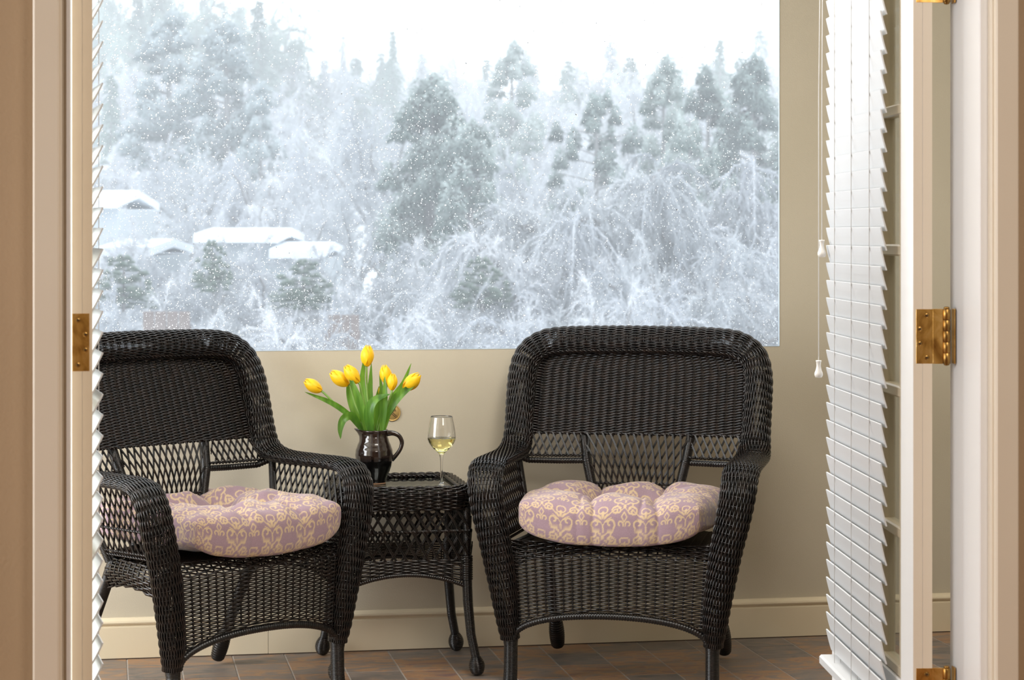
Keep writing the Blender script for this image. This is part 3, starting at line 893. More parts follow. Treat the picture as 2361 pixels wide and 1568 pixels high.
def make_cushion(seed, label, loc, rz):
    rg = np.random.default_rng(seed)
    n = 300
    HX, HY = 0.262, 0.245
    ex = 0.56
    gx = lambda q: np.sign(q) * np.abs(np.sin(np.abs(q) * math.pi / 2)) ** 0.80
    cx = lambda q: np.maximum(np.cos(np.abs(q) * math.pi / 2), 0) ** ex
    def even(half):      # parameter values evenly spaced along the curved surface, and that distance
        t = np.linspace(0, 1, 4000); l = np.concatenate([[0], np.cumsum(np.hypot(np.diff(half * gx(t)), np.diff(0.08 * cx(t))))])
        q = np.linspace(-l[-1], l[-1], n)
        return np.sign(q) * np.interp(np.abs(q), l, t), q
    gS, qS = even(HX); gT, qT = even(HY)
    S, T = np.meshgrid(gS, gT, indexing='ij'); LS, LT = np.meshgrid(qS, qT, indexing='ij')
    X = gx(S); Y = gx(T); C = cx(S) * cx(T)
    # square outline with slightly pulled-in sides and pinched corner ears
    pull = 1 - 0.035 * (1 - T ** 2) * S ** 2 * 0
    cornering = 1 - 0.085 * (np.abs(X) * np.abs(Y)) ** 3.0
    x = HX * X * cornering; y = HY * Y * cornering
    # tufts and the creases that run through them out to the edge
    tx, ty, oy = 0.080, 0.066, 0.010
    dip = np.zeros_like(x); valley = np.zeros_like(x)
    for sx in (-1, 1):
        for sy in (-1, 1):
            jx, jy = rg.normal(0, 0.005, 2)
            qx, qy = sx * tx + jx, oy + sy * ty + jy
            r = np.hypot(x - qx, y - qy)
            dip = np.maximum(dip, np.exp(-(r / 0.036) ** 1.25))
            for ang in ((math.pi / 2) * sy + rg.normal(0, .16), (0 if sx > 0 else math.pi) + rg.normal(0, .16), -(math.pi / 2) * sy, (math.pi if sx > 0 else 0)):
                ca, sa = math.cos(ang), math.sin(ang)
                along = (x - qx) * ca + (y - qy) * sa; across = -(x - qx) * sa + (y - qy) * ca + 0.004 * np.sin(along * 60)
                wide = np.exp(-(across / 0.024) ** 2) * 0.62 + np.exp(-(across / 0.0055) ** 2) * 0.38
                valley = np.maximum(valley, wide * np.clip(along / 0.012 + 0.4, 0, 1) * np.exp(-np.clip(along, 0, 1) / 0.17))
    y = y + 0.020 * valley * np.clip((-Y - 0.55) / 0.45, 0, 1)
    wr = sum(a * np.sin(f1 * x + f2 * y + p) for a, f1, f2, p in zip(rg.uniform(.0008, .0022, 9), rg.normal(0, 42, 9), rg.normal(0, 42, 9), rg.uniform(0, 6, 9)))
    ears = 0.016 * (np.abs(X) * np.abs(Y)) ** 6
    bowl = 0.024 * X ** 2 + 0.008 * Y ** 2
    well = 0.034 * np.exp(-((x / 0.105) ** 4 + ((y - oy) / 0.10) ** 4))
    top = -well + bowl + 0.092 * C * (1 - 0.74 * dip) - 0.040 * valley * np.minimum(C * 1.6, 1) ** 0.8 * (1 - dip) + wr * C + ears
    bot = -0.040 * C ** 0.45 + wr * C * 0.3 - 0.024 * np.exp(-((T + 0.80) / 0.14) ** 2) * C ** 0.3 + ears + bowl
    # front gathers under the roll
    edge_w = 0.0035 * np.sin(T * 0 + S * 31 + rg.uniform(0, 6)) * (np.abs(T) > 0.8) * C
    zc = 0.041
    V1 = np.stack([x, y, zc + top + edge_w], -1); V0 = np.stack([x, y, zc + bot], -1)
    lo = np.unique(np.concatenate([np.arange(0, n, 2), [n - 1]]))      # the underside is meshed more coarsely
    m = MB(); m.grid(V1[:, ::1]); m.grid(V0[np.ix_(lo, lo)][::-1])
    me = m.mesh('cushion', True)
    p1 = scroll_print(LS + 0.012, LT + 0.02).ravel()
    # the print runs on round the edge to the underside
    wrap = lambda q, mx: np.sign(q) * (2 * mx - np.abs(q))
    onT = np.abs(T) >= np.abs(S)
    p0 = scroll_print((np.where(onT, LS, wrap(LS, qS[-1])) + 0.012)[np.ix_(lo, lo)][::-1], (np.where(onT, wrap(LT, qT[-1]), LT) + 0.02)[np.ix_(lo, lo)][::-1]).ravel()
    at = me.attributes.new('print', 'FLOAT', 'POINT'); at.data.foreach_set('value', np.concatenate([p1, p0]).astype(np.float32))
    root = empty('seat_cushion', loc, rz)
    pad = obj('pad', me, M['fabric'], root)
    for sx in (-1, 1):
        for sy in (-1, 1):
            i_ = int(np.argmin(np.hypot(x - sx * tx, y - (oy + sy * ty)))); p_ = V1.reshape(-1, 3)[i_]
            MB().lathe([(0.0001, 0.004), (0.004, 0.0035), (0.0055, 0.001), (0.0055, -0.002)], 12, Matrix.Translation((p_[0], p_[1], p_[2] - 0.001))).build('tuft', M['fabric'], root, smooth=True)
    return tag(root, label, 'cushion', 'tufted seat cushions')

def chair_point(ch_loc, ang, lx_, ly_):
    c, s = math.cos(ang), math.sin(ang)
    return (ch_loc[0] + lx_ * c - ly_ * s, ch_loc[1] + lx_ * s + ly_ * c)
ar = -(A_RIGHT + YAW); al = -(A_LEFT + YAW)
p = chair_point(loc_r, ar, 0.0, -0.046)
make_cushion(11, 'mauve and cream scroll print tufted cushion on the right armchair', (p[0], p[1], 0.3770), ar)
p = chair_point(loc_l, al, 0.018, -0.046)
make_cushion(23, 'mauve and cream scroll print tufted cushion on the left armchair', (p[0], p[1], 0.3770), al)

# ------------------------------------------------------------------ wicker side table with a glass top
TCX, TCY = -0.364, -0.240
def make_table():
    root = empty('side_table', (TCX, TCY, 0))
    hx, hy = 0.182, 0.190
    def rrect(ax, ay, rc, n=14):
        pts = []
        for cx, cy, a0 in ((ax - rc, ay - rc, 0), (-ax + rc, ay - rc, 90), (-ax + rc, -ay + rc, 180), (ax - rc, -ay + rc, 270)):
            for t in np.radians(a0 + np.linspace(0, 90, n)): pts.append((cx + rc * math.cos(t), cy + rc * math.sin(t)))
        pts.append(pts[0])
        P = np.array(pts); s = np.concatenate([[0], np.cumsum(np.linalg.norm(np.diff(P, axis=0), axis=1))])
        return lambda u: np.stack([np.interp((u % 1) * s[-1], s, P[:, 0]), np.interp((u % 1) * s[-1], s, P[:, 1])], -1)
    # rolled rim: thick weave that rises over the edge
    prof = np.array([(0.004, .452), (0.001, .462), (-0.003, .474), (-0.005, .486), (-0.003, .497), (0.003, .506), (0.012, .5105), (0.022, .510), (0.030, .505)])
    m = MB()
    ns = 56; per = 4; us = np.arange(ns * per) / (ns * per)
    s = np.concatenate([[0], np.cumsum(np.linalg.norm(np.diff(prof, axis=0), axis=1))])
    rows = np.linspace(0, s[-1], 18)
    outer = rrect(hx, hy, 0.055)
    cen = outer(us)
    nout = nrm(np.stack([np.gradient(cen[:, 1]), -np.gradient(cen[:, 0])], -1))
    tmp = (np.roll(cen, -1, 0) - np.roll(cen, 1, 0)); nout = nrm(np.stack([tmp[:, 1], -tmp[:, 0]], -1))
    for j, q in enumerate(rows):
        off = np.interp(q, s, prof[:, 0]); z = np.interp(q, s, prof[:, 1])
        dq = 0.004; tn = np.array([np.interp(q + dq, s, prof[:, 0]) - np.interp(q - dq, s, prof[:, 0]), np.interp(q + dq, s, prof[:, 1]) - np.interp(q - dq, s, prof[:, 1])]); tn /= np.linalg.norm(tn)
        n2 = np.array([-tn[1], tn[0]])   # in (inward, up) plane: outward normal
        ph = np.cos(math.pi * np.arange(ns * per) / per) * (1 if j % 2 else -1) * 0.0030
        inw = off + n2[0] * ph; zz = z + n2[1] * ph
        P = np.concatenate([cen - nout * inw[:, None], zz[:, None]], 1)
        Nv = np.concatenate([-nout * n2[0], np.full((len(P), 1), n2[1])], 1)
        m.tube(P, 0.0030, 5, N=nrm(Nv), closed=True)
    for k in range(ns):
        c0, n0 = cen[k * per], nout[k * per]
        m.tube(np.array([[*(c0 - n0 * o), z] for o, z in prof]), 0.0018, 4)
    m.build('woven_rim', M['wicker'], root, smooth=True)
    m = MB()
    inner = rrect(hx - 0.030, hy - 0.030, 0.035)
    u = np.linspace(0, 1, 120, endpoint=False); q = inner(u)
    rope(m, np.concatenate([np.concatenate([q, np.full((120, 1), .506)], 1), [[*q[0], .506]]]), 0.003, 3, 24, 0.0034)
    m.build('braid_trim', M['wicker'], root, smooth=True)
    # glass sheet and the woven deck below it
    Q = rrect(hx - 0.031, hy - 0.031, 0.033, 6)(np.linspace(0, 1, 48, endpoint=False))
    m = MB(); nq = len(Q)
    V = np.concatenate([np.concatenate([Q, np.full((nq, 1), z)], 1) for z in (.4975, .5025)] + [np.array([[0, 0, .4975], [0, 0, .5025]])])
    m.add(V, [[i, (i + 1) % nq, nq + (i + 1) % nq, nq + i] for i in range(nq)])
    m.f[3].append(np.array([[2 * nq, (i + 1) % nq, i] for i in range(nq)] + [[2 * nq + 1, nq + i, nq + (i + 1) % nq] for i in range(nq)]))
    m.build('glass_top', M['table_glass'], root)
    m = MB()
    woven_sheet(m, lambda a, b: np.stack([a * (hx - 0.03), b, 0.490 + 0 * a], -1), -1, 1, 18, np.linspace(-hy + 0.03, hy - 0.03, 70), rw=0.0029, amp=0.002)
    m.build('deck', M['wicker'], root, smooth=True)
    # four lattice sides
    bx_, by_ = 0.172, 0.176
    def side(k):
        L_ = bx_ if k % 2 == 0 else by_; D_ = by_ if k % 2 == 0 else bx_
        sg = -1 if k < 2 else 1
        def S(u, v):
            bul = 0.006 * np.sin(np.clip((v - .26) / .2, 0, 1) * math.pi)
            a = u; b = sg * (D_ + bul)
            z = v + 0 * u
            return np.stack([a + 0 * z, b + 0 * a + 0 * z, z], -1) if k % 2 == 0 else np.stack([b + 0 * a + 0 * z, a + 0 * z, z], -1)
        return S, L_
    for k in (0, 1, 2, 3):
        S, L_ = side(k)
        m = MB()
        lattice(m, S, -L_, L_, .455, .391, 0.0290, 0.042, 0.0019, paired=0.0018)
        lattice(m, S, -L_, L_, .391, .313, 0.0290, 0.044, 0.0019, paired=0.0018)
        for z in (.391, .393): rope(m, S(np.linspace(-L_, L_, 16), np.full(16, z)), 0.0021, 2, 45, 0.0024)
        m.build('lattice_side', M['wicker'], root, smooth=True)
        m = MB()
        ar_ = lambda u: 0.238 + 0.038 * (1 - (u / L_) ** 2)
        S2 = lambda u, v: S(u, ar_(u) + v * (0.314 - ar_(u)))
        woven_sheet(m, S2, -L_, L_, 14, np.linspace(0.06, 1.0, 10), rw=0.0026, rs=0.0022, amp=0.0026)
        uu = np.linspace(-L_, L_, 40)
        wrapped_pole(m, S(uu, ar_(uu)), 0.0055, 0.006, 0.0008)
        m.build('apron', M['wicker'], root, smooth=True)
    for sx in (-1, 1):
        for sy in (-1, 1):
            m = MB()
            wrapped_pole(m, [(sx * .166, sy * .170, .455), (sx * .166, sy * .170, .325)], 0.011)
            wrapped_pole(m, [(sx * .166, sy * .170, .325), (sx * .166, sy * .170, .258)], 0.0155, 0.006, 0.0016)
            wrapped_pole(m, [(sx * .166, sy * .170, .262), (sx * .168, sy * .172, .20), (sx * .176, sy * .176, .11), (sx * .189, sy * .183, .045)], [0.0135, 0.0135, 0.0125, 0.0118])
            lg = m.build('leg', M['wrap'], root, smooth=True)
            m = MB(); bun_foot(m, (sx * .188, sy * .1825, .052), (sx * .12, sy * .04, -1), 0.0215, 0.051)
            m.build('foot', M['wicker'], lg, smooth=True)
    return tag(root, 'square dark wicker side table with glass top between the armchairs', 'table')
def clear_glass(name, color=(1, 1, 1), ior=1.45, rough=0.0):
    return mat(name, color, rough, 0.0, **{'Transmission Weight': 1.0, 'IOR': ior})
M['table_glass'] = glass_mat('table_glass_sheet', (0.88, 0.94, 0.92), 0.14, 0.03)
make_table()

# ------------------------------------------------------------------ glazed jug
def jug_material():
    m = mat('dark_glaze', (0.02, 0.015, 0.012), 0.12)
    tc = N(m, 'ShaderNodeTexCoord'); sp = N(m, 'ShaderNodeSeparateXYZ'); L(m, tc.outputs['Object'], sp.inputs[0])
    nz = N(m, 'ShaderNodeTexNoise'); nz.inputs['Scale'].default_value = 22; L(m, tc.outputs['Object'], nz.inputs['Vector'])
    ad = N(m, 'ShaderNodeMath', operation='MULTIPLY_ADD'); ad.inputs[1].default_value = 0.014; L(m, nz.outputs['Fac'], ad.inputs[0]); L(m, sp.outputs['Z'], ad.inputs[2])
    gt = N(m, 'ShaderNodeMath', operation='GREATER_THAN'); gt.inputs[1].default_value = 0.079; L(m, ad.outputs[0], gt.inputs[0])
    n2 = N(m, 'ShaderNodeTexNoise'); n2.inputs['Scale'].default_value = 14; n2.inputs['Detail'].default_value = 4
    mp = N(m, 'ShaderNodeMapping'); mp.inputs['Scale'].default_value = (1, 1, 9); L(m, tc.outputs['Object'], mp.inputs[0]); L(m, mp.outputs[0], n2.inputs['Vector'])
    br = N(m, 'ShaderNodeMix', data_type='RGBA'); L(m, n2.outputs['Fac'], br.inputs[0]); br.inputs[6].default_value = (*srgb(17, 13, 12), 1); br.inputs[7].default_value = (*srgb(46, 32, 25), 1)
    mx = N(m, 'ShaderNodeMix', data_type='RGBA'); L(m, gt.outputs[0], mx.inputs[0]); mx.inputs[6].default_value = (*srgb(10, 9, 9), 1); L(m, br.outputs[2], mx.inputs[7])
    L(m, mx.outputs[2], bsdf(m).inputs['Base Color'])
    bsdf(m).inputs['Coat Weight'].default_value = 0.6; bsdf(m).inputs['Coat Roughness'].default_value = 0.05
    return m
M['jug'] = jug_material()
M['clay'] = mat('bare_clay', srgb(150, 116, 88), 0.8)
JUG = (-0.4286, -0.2236, 0.5027)
def make_jug():
    root = empty('pottery_jug', JUG, -YAW)
    out = [(0.0001, 0.003), (0.030, 0.003), (0.0325, 0.0045), (0.0345, 0.007), (0.0335, 0.0105), (0.0335, 0.014), (0.038, 0.024), (0.045, 0.040), (0.0495, 0.055), (0.0520, 0.070), (0.0528, 0.082), (0.0508, 0.095),
           (0.0462, 0.107), (0.0415, 0.119), (0.0378, 0.131), (0.0372, 0.139), (0.0388, 0.146), (0.0400, 0.1485), (0.0388, 0.150)]
    inn = [(0.0365, 0.148), (0.0345, 0.138), (0.0350, 0.130), (0.040, 0.115), (0.047, 0.095), (0.049, 0.080), (0.044, 0.045), (0.030, 0.012), (0.0001, 0.010)]
    P = np.array(out + inn)
    s = np.concatenate([[0], np.cumsum(np.linalg.norm(np.diff(P, axis=0), axis=1))])
    qs = np.linspace(0, s[-1], 90); P = np.stack([np.interp(qs, s, P[:, 0]), np.interp(qs, s, P[:, 1])], 1)
    def spout(V):
        x, y, z = V[..., 0], V[..., 1], V[..., 2]
        a = np.arctan2(y, -x)                      # spout towards -x
        f = np.clip((z - 0.118) / 0.031, 0, 1) ** 1.6 * np.exp(-(a / 0.42) ** 2)
        f = f * (np.hypot(x, y) > 0.02)
        rip = 1 + 0.006 * np.sin(z * 420)
        V = V.copy(); V[..., 0] = x * rip - 0.017 * f; V[..., 1] = y * rip * (1 - 0.25 * f); V[..., 2] = z + 0.0035 * f
        return V
    MB().lathe(P, 48, None, spout).build('body', M['jug'], root, smooth=True)
    K, _ = spline([(.036, 0, .1395, .0085), (.052, 0, .1400, .0072), (.067, 0, .134, .0064), (.0755, 0, .121, .0060), (.0765, 0, .108, .0058), (.071, 0, .093, .0056), (.060, 0, .078, .0058), (.0485, 0, .066, .0068)], 40)
    MB().tube(K[:, :3], K[:, 3], 10, flat=0.8, cap=True).build('handle', M['jug'], root, smooth=True)
    MB().lathe([(0.0001, 0), (0.031, 0), (0.0325, 0.001), (0.0325, 0.0045), (0.0001, 0.0045)], 40).build('foot_ring', M['clay'], root, smooth=False)
    return tag(root, 'dark brown glazed pottery jug holding the tulips on the side table', 'jug')
make_jug()

# ------------------------------------------------------------------ tulips
M['petal'] = noise_mat('yellow_petal', [(0.3, srgb(247, 196, 8)), (0.7, srgb(255, 222, 40))], 60, 3, 0.45, stretch=(1, 1, 0.2), **{'Subsurface Weight': 0.0})
M['leaf'] = noise_mat('tulip_leaf', [(0.32, srgb(40, 80, 28)), (0.5, srgb(74, 120, 40)), (0.68, srgb(118, 162, 66))], 60, 4, 0.38, stretch=(1, 1, 0.08))
M['stem'] = noise_mat('tulip_stem', [(0.3, srgb(104, 140, 62)), (0.7, srgb(142, 174, 90))], 20, 3, 0.45)
def translucent(m, col, amt):
    nt = m.node_tree; out = nt.nodes['Material Output']; t = nt.nodes.new('ShaderNodeBsdfTranslucent'); t.inputs['Color'].default_value = (*col, 1)
    mx = nt.nodes.new('ShaderNodeMixShader'); mx.inputs[0].default_value = amt
    nt.links.new(bsdf(m).outputs[0], mx.inputs[1]); nt.links.new(t.outputs[0], mx.inputs[2]); nt.links.new(mx.outputs[0], out.inputs[0])
translucent(M['petal'], srgb(255, 214, 30), 0.3)
translucent(M['leaf'], srgb(150, 200, 60), 0.3)

def petal_mesh(wide, out):
    nu, nv = 11, 16
    a = np.linspace(-1, 1, nu)[:, None]; t = np.linspace(0, 1, nv)[None]
    r = 0.0185 * (np.sin(math.pi * np.clip(0.06 + 0.895 * t, 0, 1)) ** 0.72) * (1 + out)
    w = wide * (np.sin(math.pi * np.clip(t * 0.93 + 0.04, 0, 1)) ** 0.55) * np.where(t > 0.8, 1 - ((t - 0.8) / 0.2) ** 2 * 0.55, 1)
    ang = a * w
    rr = r * (1 + 0.10 * a ** 2)
    V = np.stack([rr * np.cos(ang), rr * np.sin(ang), 0.066 * t + 0 * a - 0.004 * a ** 2 * t], -1)
    m = MB(); m.grid(V); me = m.mesh('petal', True); me.materials.append(M['petal']); return me
PETAL_OUT, PETAL_IN = petal_mesh(1.15, 0.06), petal_mesh(1.1, -0.10)

def leaf_part(parent, pts, width, twist=0.4, fold=0.25, side=(0.0, -1.0, 0.0)):
    """long tulip leaf along pts (local metres), widest below the middle"""
    K, _ = spline([(*p_,) for p_ in pts], 22)
    T = nrm(np.gradient(K, axis=0)); n = nrm(np.array(side)[None] - T * (T @ np.array(side))[:, None])
    B = np.cross(T, n); t = np.linspace(0, 1, 22)
    w = width * 0.41 * (np.sin(math.pi * np.clip(t * 0.86 + 0.13, 0, 1)) ** 0.8)
    w[-1] = 0.0004
    tw = twist * (t - 0.2)
    rows = []
    for a in np.linspace(-1, 1, 7):
        d = B * np.cos(tw)[:, None] + n * np.sin(tw)[:, None]; e = -B * np.sin(tw)[:, None] + n * np.cos(tw)[:, None]
        rows.append(K + d * (a * w)[:, None] + e * (abs(a) * w * fold)[:, None])
    m = MB(); m.grid(np.array(rows)); return m.build('leaf', M['leaf'], parent, smooth=True)

SCALE = FOCAL / 6.235
def bq(x, y, dep=0.0):
    """image position -> local metres round the jug mouth (x right, y away, z up)"""
    return np.array([(x - 862) / SCALE, dep, (996 - y) / SCALE + 0.149])

def make_tulip(base, tip, dep0, dep1, mouth, bend, leaves, label, sc=1.0):
    root = empty('tulip', JUG, -YAW)
    b = bq(*base, dep1); tp = bq(*tip, dep1 + 0.004); mo = np.array([mouth[0], mouth[1], 0.148])
    foot = np.array([mouth[0] * 0.5, mouth[1] * 0.5, 0.03])
    ax = nrm(tp - b)
    mid = (mo + b) / 2 + np.array([bend, 0, 0])
    K, _ = spline([foot, mo, mid, b - ax * 0.006, b + ax * 0.002], 30)
    MB().tube(K, 0.0030, 7, cap=True).build('stem', M['stem'], root, smooth=True)
    bl = empty('bloom', tuple(b), parent=root)
    bl.rotation_euler = Vector(ax).to_track_quat('Z', 'Y').to_euler()
    f = float(np.linalg.norm(tp - b)) / 0.066 * sc
    bl.scale = (f * 0.98, f * 0.98, f)
    for i in range(3):
        o = obj('petal', PETAL_OUT, None, bl); o.rotation_euler = (0, 0.03, math.radians(120 * i + 200))
        o = obj('petal', PETAL_IN, None, bl); o.rotation_euler = (0, 0.0, math.radians(120 * i + 260))
    for lf in leaves:
        pts, w, tw = lf[0], lf[1], lf[2]
        leaf_part(root, [bq(*q) for q in pts], w, tw)
    return tag(root, label, 'tulip', 'yellow tulips in the jug')
make_tulip((741, 906), (701, 881), 0, -.01, (-.020, -.012), -.004, [([(838, 1000, -.01), (806, 962, -.012), (765, 932, -.02), (703, 907, -.02)], .020, .5), ([(832, 992, -.015), (812, 962, -.03), (794, 968, -.045), (787, 990, -.052), (788, 1013, -.055)], .028, .2)],
           'leftmost yellow tulip, leaning far out over the left armchair')
make_tulip((803, 892), (760, 862), 0, .0, (-.014, .0), -.006, [([(838, 1002, .0), (815, 950, .004), (803, 905, .01), (805, 868, .012)], .026, -.3)],
           'yellow tulip pointing up left, second bloom from the left')
make_tulip((827, 886), (796, 846), 0, -.022, (-.006, -.012), .0, [([(846, 1002, -.02), (838, 955, -.03), (822, 905, -.034), (803, 862, -.03)], .026, .35)],
           'yellow tulip tilted left with a green leaf across its bud, third bloom from the left')
make_tulip((844, 850), (847, 800), 0, .012, (-.004, .01), -.006, [([(845, 1000, .015), (838, 930, .018), (834, 880, .016), (842, 818, .0)], .022, .2), ([(858, 1000, .01), (852, 920, .014), (853, 880, .014), (855, 842, .012)], .020, -.2)],
           'tallest yellow tulip, standing upright at the top of the bunch')
make_tulip((890, 890), (886, 845), 0, .004, (.008, .004), .003, [([(868, 1002, .01), (872, 950, .012), (878, 905, .012), (874, 867, .01)], .018, .0)],
           'yellow tulip standing upright right of the tallest one')
make_tulip((904, 903), (906, 864), 0, -.024, (.012, -.012), .002, [([(880, 1002, -.02), (885, 950, -.028), (888, 910, -.028), (888, 870, -.026)], .024, .15), ([(856, 1002, -.03), (852, 955, -.04), (866, 925, -.042), (901, 911, -.036)], .034, .9)],
           'small pointed yellow tulip bud low in front on the right')
make_tulip((930, 902), (969, 867), 0, -.004, (.018, -.004), .004, [([(872, 1002, -.012), (893, 950, -.015), (925, 912, -.018), (964, 886, -.012)], .034, .3), ([(884, 1000, .01), (905, 925, .016), (928, 890, .02), (947, 843, .02)], .020, -.2)],
           'rightmost yellow tulip, leaning right with a broad leaf under it')
make_tulip((876, 920), (879, 897), 0, .03, (.004, .016), .0, [([(862, 1000, .024), (864, 950, .03), (868, 920, .032), (872, 896, .03)], .018, .1)],
           'half hidden yellow tulip at the back of the bunch', 1.15)

# ------------------------------------------------------------------ glass of white wine
M['glass'] = clear_glass('wine_glass_crystal')
M['wine'] = clear_glass('white_wine', (0.93, 0.86, 0.42), 1.34)
GL = (-0.2595, -0.356, 0.5027)
def make_wineglass():
    root = empty('wine_glass', GL)
    outp = [(0.0001, 0.0), (0.033, 0.0), (0.0338, 0.0010), (0.030, 0.0024), (0.018, 0.0048), (0.0085, 0.0085), (0.0048, 0.016), (0.0036, 0.035), (0.0034, 0.060), (0.0042, 0.080), (0.0060, 0.090), (0.0085, 0.0945), (0.0160, 0.101), (0.0270, 0.112), (0.0355, 0.1245), (0.0386, 0.135), (0.0380, 0.148), (0.0352, 0.168), (0.0318, 0.184), (0.0296, 0.1945), (0.0292, 0.1950)]
    inp = [(0.0286, 0.1945), (0.0309, 0.184), (0.0343, 0.168), (0.0371, 0.148), (0.0377, 0.1355), (0.0347, 0.1255), (0.0262, 0.1135), (0.0150, 0.1035), (0.0060, 0.0985), (0.0001, 0.0975)]
    K, _ = spline([(r, 0, z) for r, z in outp], 80)
    K2, _ = spline([(r, 0, z) for r, z in inp], 50)
    MB().lathe(np.concatenate([np.maximum(K[:, [0, 2]], 0.0001), np.maximum(K2[:, [0, 2]], 0.0001)]), 48).build('bowl_and_stem', M['glass'], root, smooth=True)
    wp = [(0.0001, 0.0972), (0.0061, 0.0982), (0.0151, 0.1032), (0.0263, 0.1132), (0.0348, 0.1252), (0.0378, 0.1345), (0.0378, 0.1360), (0.0365, 0.1352), (0.0001, 0.1350)]
    MB().lathe(wp, 48).build('wine', M['wine'], root, smooth=True)
    return tag(root, 'stemmed glass of white wine on the side table', 'wine glass')
make_wineglass()

# ------------------------------------------------------------------ round brass plate on the wall behind the tulips
pl = empty('brass_wall_plate', (px(906, 953, 6.468)[0], 0.0, px(906, 953, 6.468)[2]))
R = Matrix.Rotation(math.pi / 2, 4, 'X')
MB().lathe([(0.0001, 0.0035), (0.0195, 0.0035), (0.0205, 0.0028), (0.0212, 0.0040), (0.0235, 0.0036), (0.0243, 0.0015), (0.0243, 0.0)], 40, R).build('plate', M['brass_bright'], pl, smooth=True)
m = MB()
def bar(x0, z0, x1, z1, w=0.0007):
    d = nrm([x1 - x0, z1 - z0]); n_ = np.array([-d[1], d[0]]) * w
    V = [(x0 + n_[0], -0.0046, z0 + n_[1]), (x1 + n_[0], -0.0046, z1 + n_[1]), (x1 - n_[0], -0.0046, z1 - n_[1]), (x0 - n_[0], -0.0046, z0 - n_[1])]
    V += [(a, -0.003, c) for a, _, c in V]
    m.add(V, [[0, 1, 2, 3], [0, 4, 5, 1], [1, 5, 6, 2], [2, 6, 7, 3], [3, 7, 4, 0]])
bar(-.015, .009, .010, -.013); bar(-.012, .012, .013, -.010)      # slanting groove
for a in ((.002, .005, .002, .015), (.002, .015, .008, .015), (.008, .015, .008, .006), (.005, .013, .005, .006), (.0, .005, .011, .006), (.005, .010, .008, .010)):
    bar(*a, 0.00055)                                               # stamped tap sign
m.build('stamped_sign', M['screw_slot'], pl)
tag(pl, 'round brass valve plate on the wall behind the tulips', 'wall plate')
# ------------------------------------------------------------------ the big window: one misted sheet of glass with beads of water
def misted_glass():
    m = bpy.data.materials.new('misted_glass'); m.use_nodes = True
    nt = m.node_tree; nt.nodes.clear()
    out = nt.nodes.new('ShaderNodeOutputMaterial'); tr = nt.nodes.new('ShaderNodeBsdfTransparent'); gl = nt.nodes.new('ShaderNodeBsdfGlossy'); tl = nt.nodes.new('ShaderNodeBsdfTranslucent')
    tl.inputs['Color'].default_value = (0.95, 0.97, 1.0, 1); gl.inputs['Roughness'].default_value = 0.05
    m1 = nt.nodes.new('ShaderNodeMixShader'); m2 = nt.nodes.new('ShaderNodeMixShader')
    m1.inputs[0].default_value = MIST; m2.inputs[0].default_value = 0.015
    nt.links.new(tr.outputs[0], m1.inputs[1]); nt.links.new(tl.outputs[0], m1.inputs[2])
    nt.links.new(m1.outputs[0], m2.inputs[1]); nt.links.new(gl.outputs[0], m2.inputs[2]); nt.links.new(m2.outputs[0], out.inputs[0])
    return m
MIST = 0.115
M['misted'] = misted_glass()
M['drop'] = clear_glass('water_drop', (1, 1, 1), 1.33)
M['bead'] = mat('window_edge_seal', srgb(186, 200, 212), 0.6)
win = struct(empty('window_1', (0, 0, 0)))
V = [[WIN_L, 0.004, WIN_B], [WIN_R, 0.004, WIN_B], [WIN_R, 0.004, WIN_T], [WIN_L, 0.004, WIN_T]]
m = MB(); m.add(V, [[0, 1, 2, 3]]); m.build('pane', M['misted'], win)
m = MB()
m.box((WIN_L, -0.001, WIN_B), (WIN_R, 0.006, WIN_B + 0.0014)); m.box((WIN_R - 0.0010, -0.001, WIN_B), (WIN_R, 0.006, WIN_T))
m.build('edge_seal', M['bead'], win)
# beads of water: sparse and larger near the top, dense and fine towards the sill
nd = 26000
zz = WIN_B + 0.004 + (RNG.random(nd * 2) ** 1.25) * 1.12
xx = WIN_L + 0.9 + RNG.random(nd * 2) * (WIN_R - WIN_L - 0.905)
hh = (zz - WIN_B) / 1.12
clump = np.sin(xx * 9 + 2 * np.sin(zz * 7)) * np.sin(zz * 11 + xx * 4)
keep = RNG.random(nd * 2) < np.clip(0.62 - 0.42 * hh + 0.22 * clump, 0.08, 1)
xx, zz, hh = xx[keep][:nd], zz[keep][:nd], hh[keep][:nd]
rr = np.clip(RNG.lognormal(-6.86, 0.32, len(xx)), 0.0006, 0.0034) * (0.80 + 0.45 * hh)
k = 6
a = np.arange(k) / k * 2 * math.pi
ring = np.stack([np.cos(a), np.zeros(k), np.sin(a)], -1)
tpl = np.concatenate([ring, ring * 0.72 + np.array([0, -0.42, -0.05]), [[0, -0.62, -0.04]], [[0, 0.0, 0]]])
tq = [[i, (i + 1) % k, k + (i + 1) % k, k + i] for i in range(k)]
tt = [[k + i, k + (i + 1) % k, 2 * k] for i in range(k)] + [[(i + 1) % k, i, 2 * k + 1] for i in range(k)]
nvt = len(tpl)
Vd = (tpl[None] * rr[:, None, None] * np.array([1, 1, 1.08])) + np.stack([xx, np.full_like(xx, 0.0032), zz], -1)[:, None]
m = MB(); m.v.append(Vd.reshape(-1, 3)); m.n = Vd.size // 3
base_i = (np.arange(len(xx)) * nvt)[:, None, None]
m.f[4].append((np.array(tq)[None] + base_i).reshape(-1, 4)); m.f[3].append((np.array(tt)[None] + base_i).reshape(-1, 3))
m.build('water_drops', M['drop'], win, smooth=True)['kind'] = 'stuff'

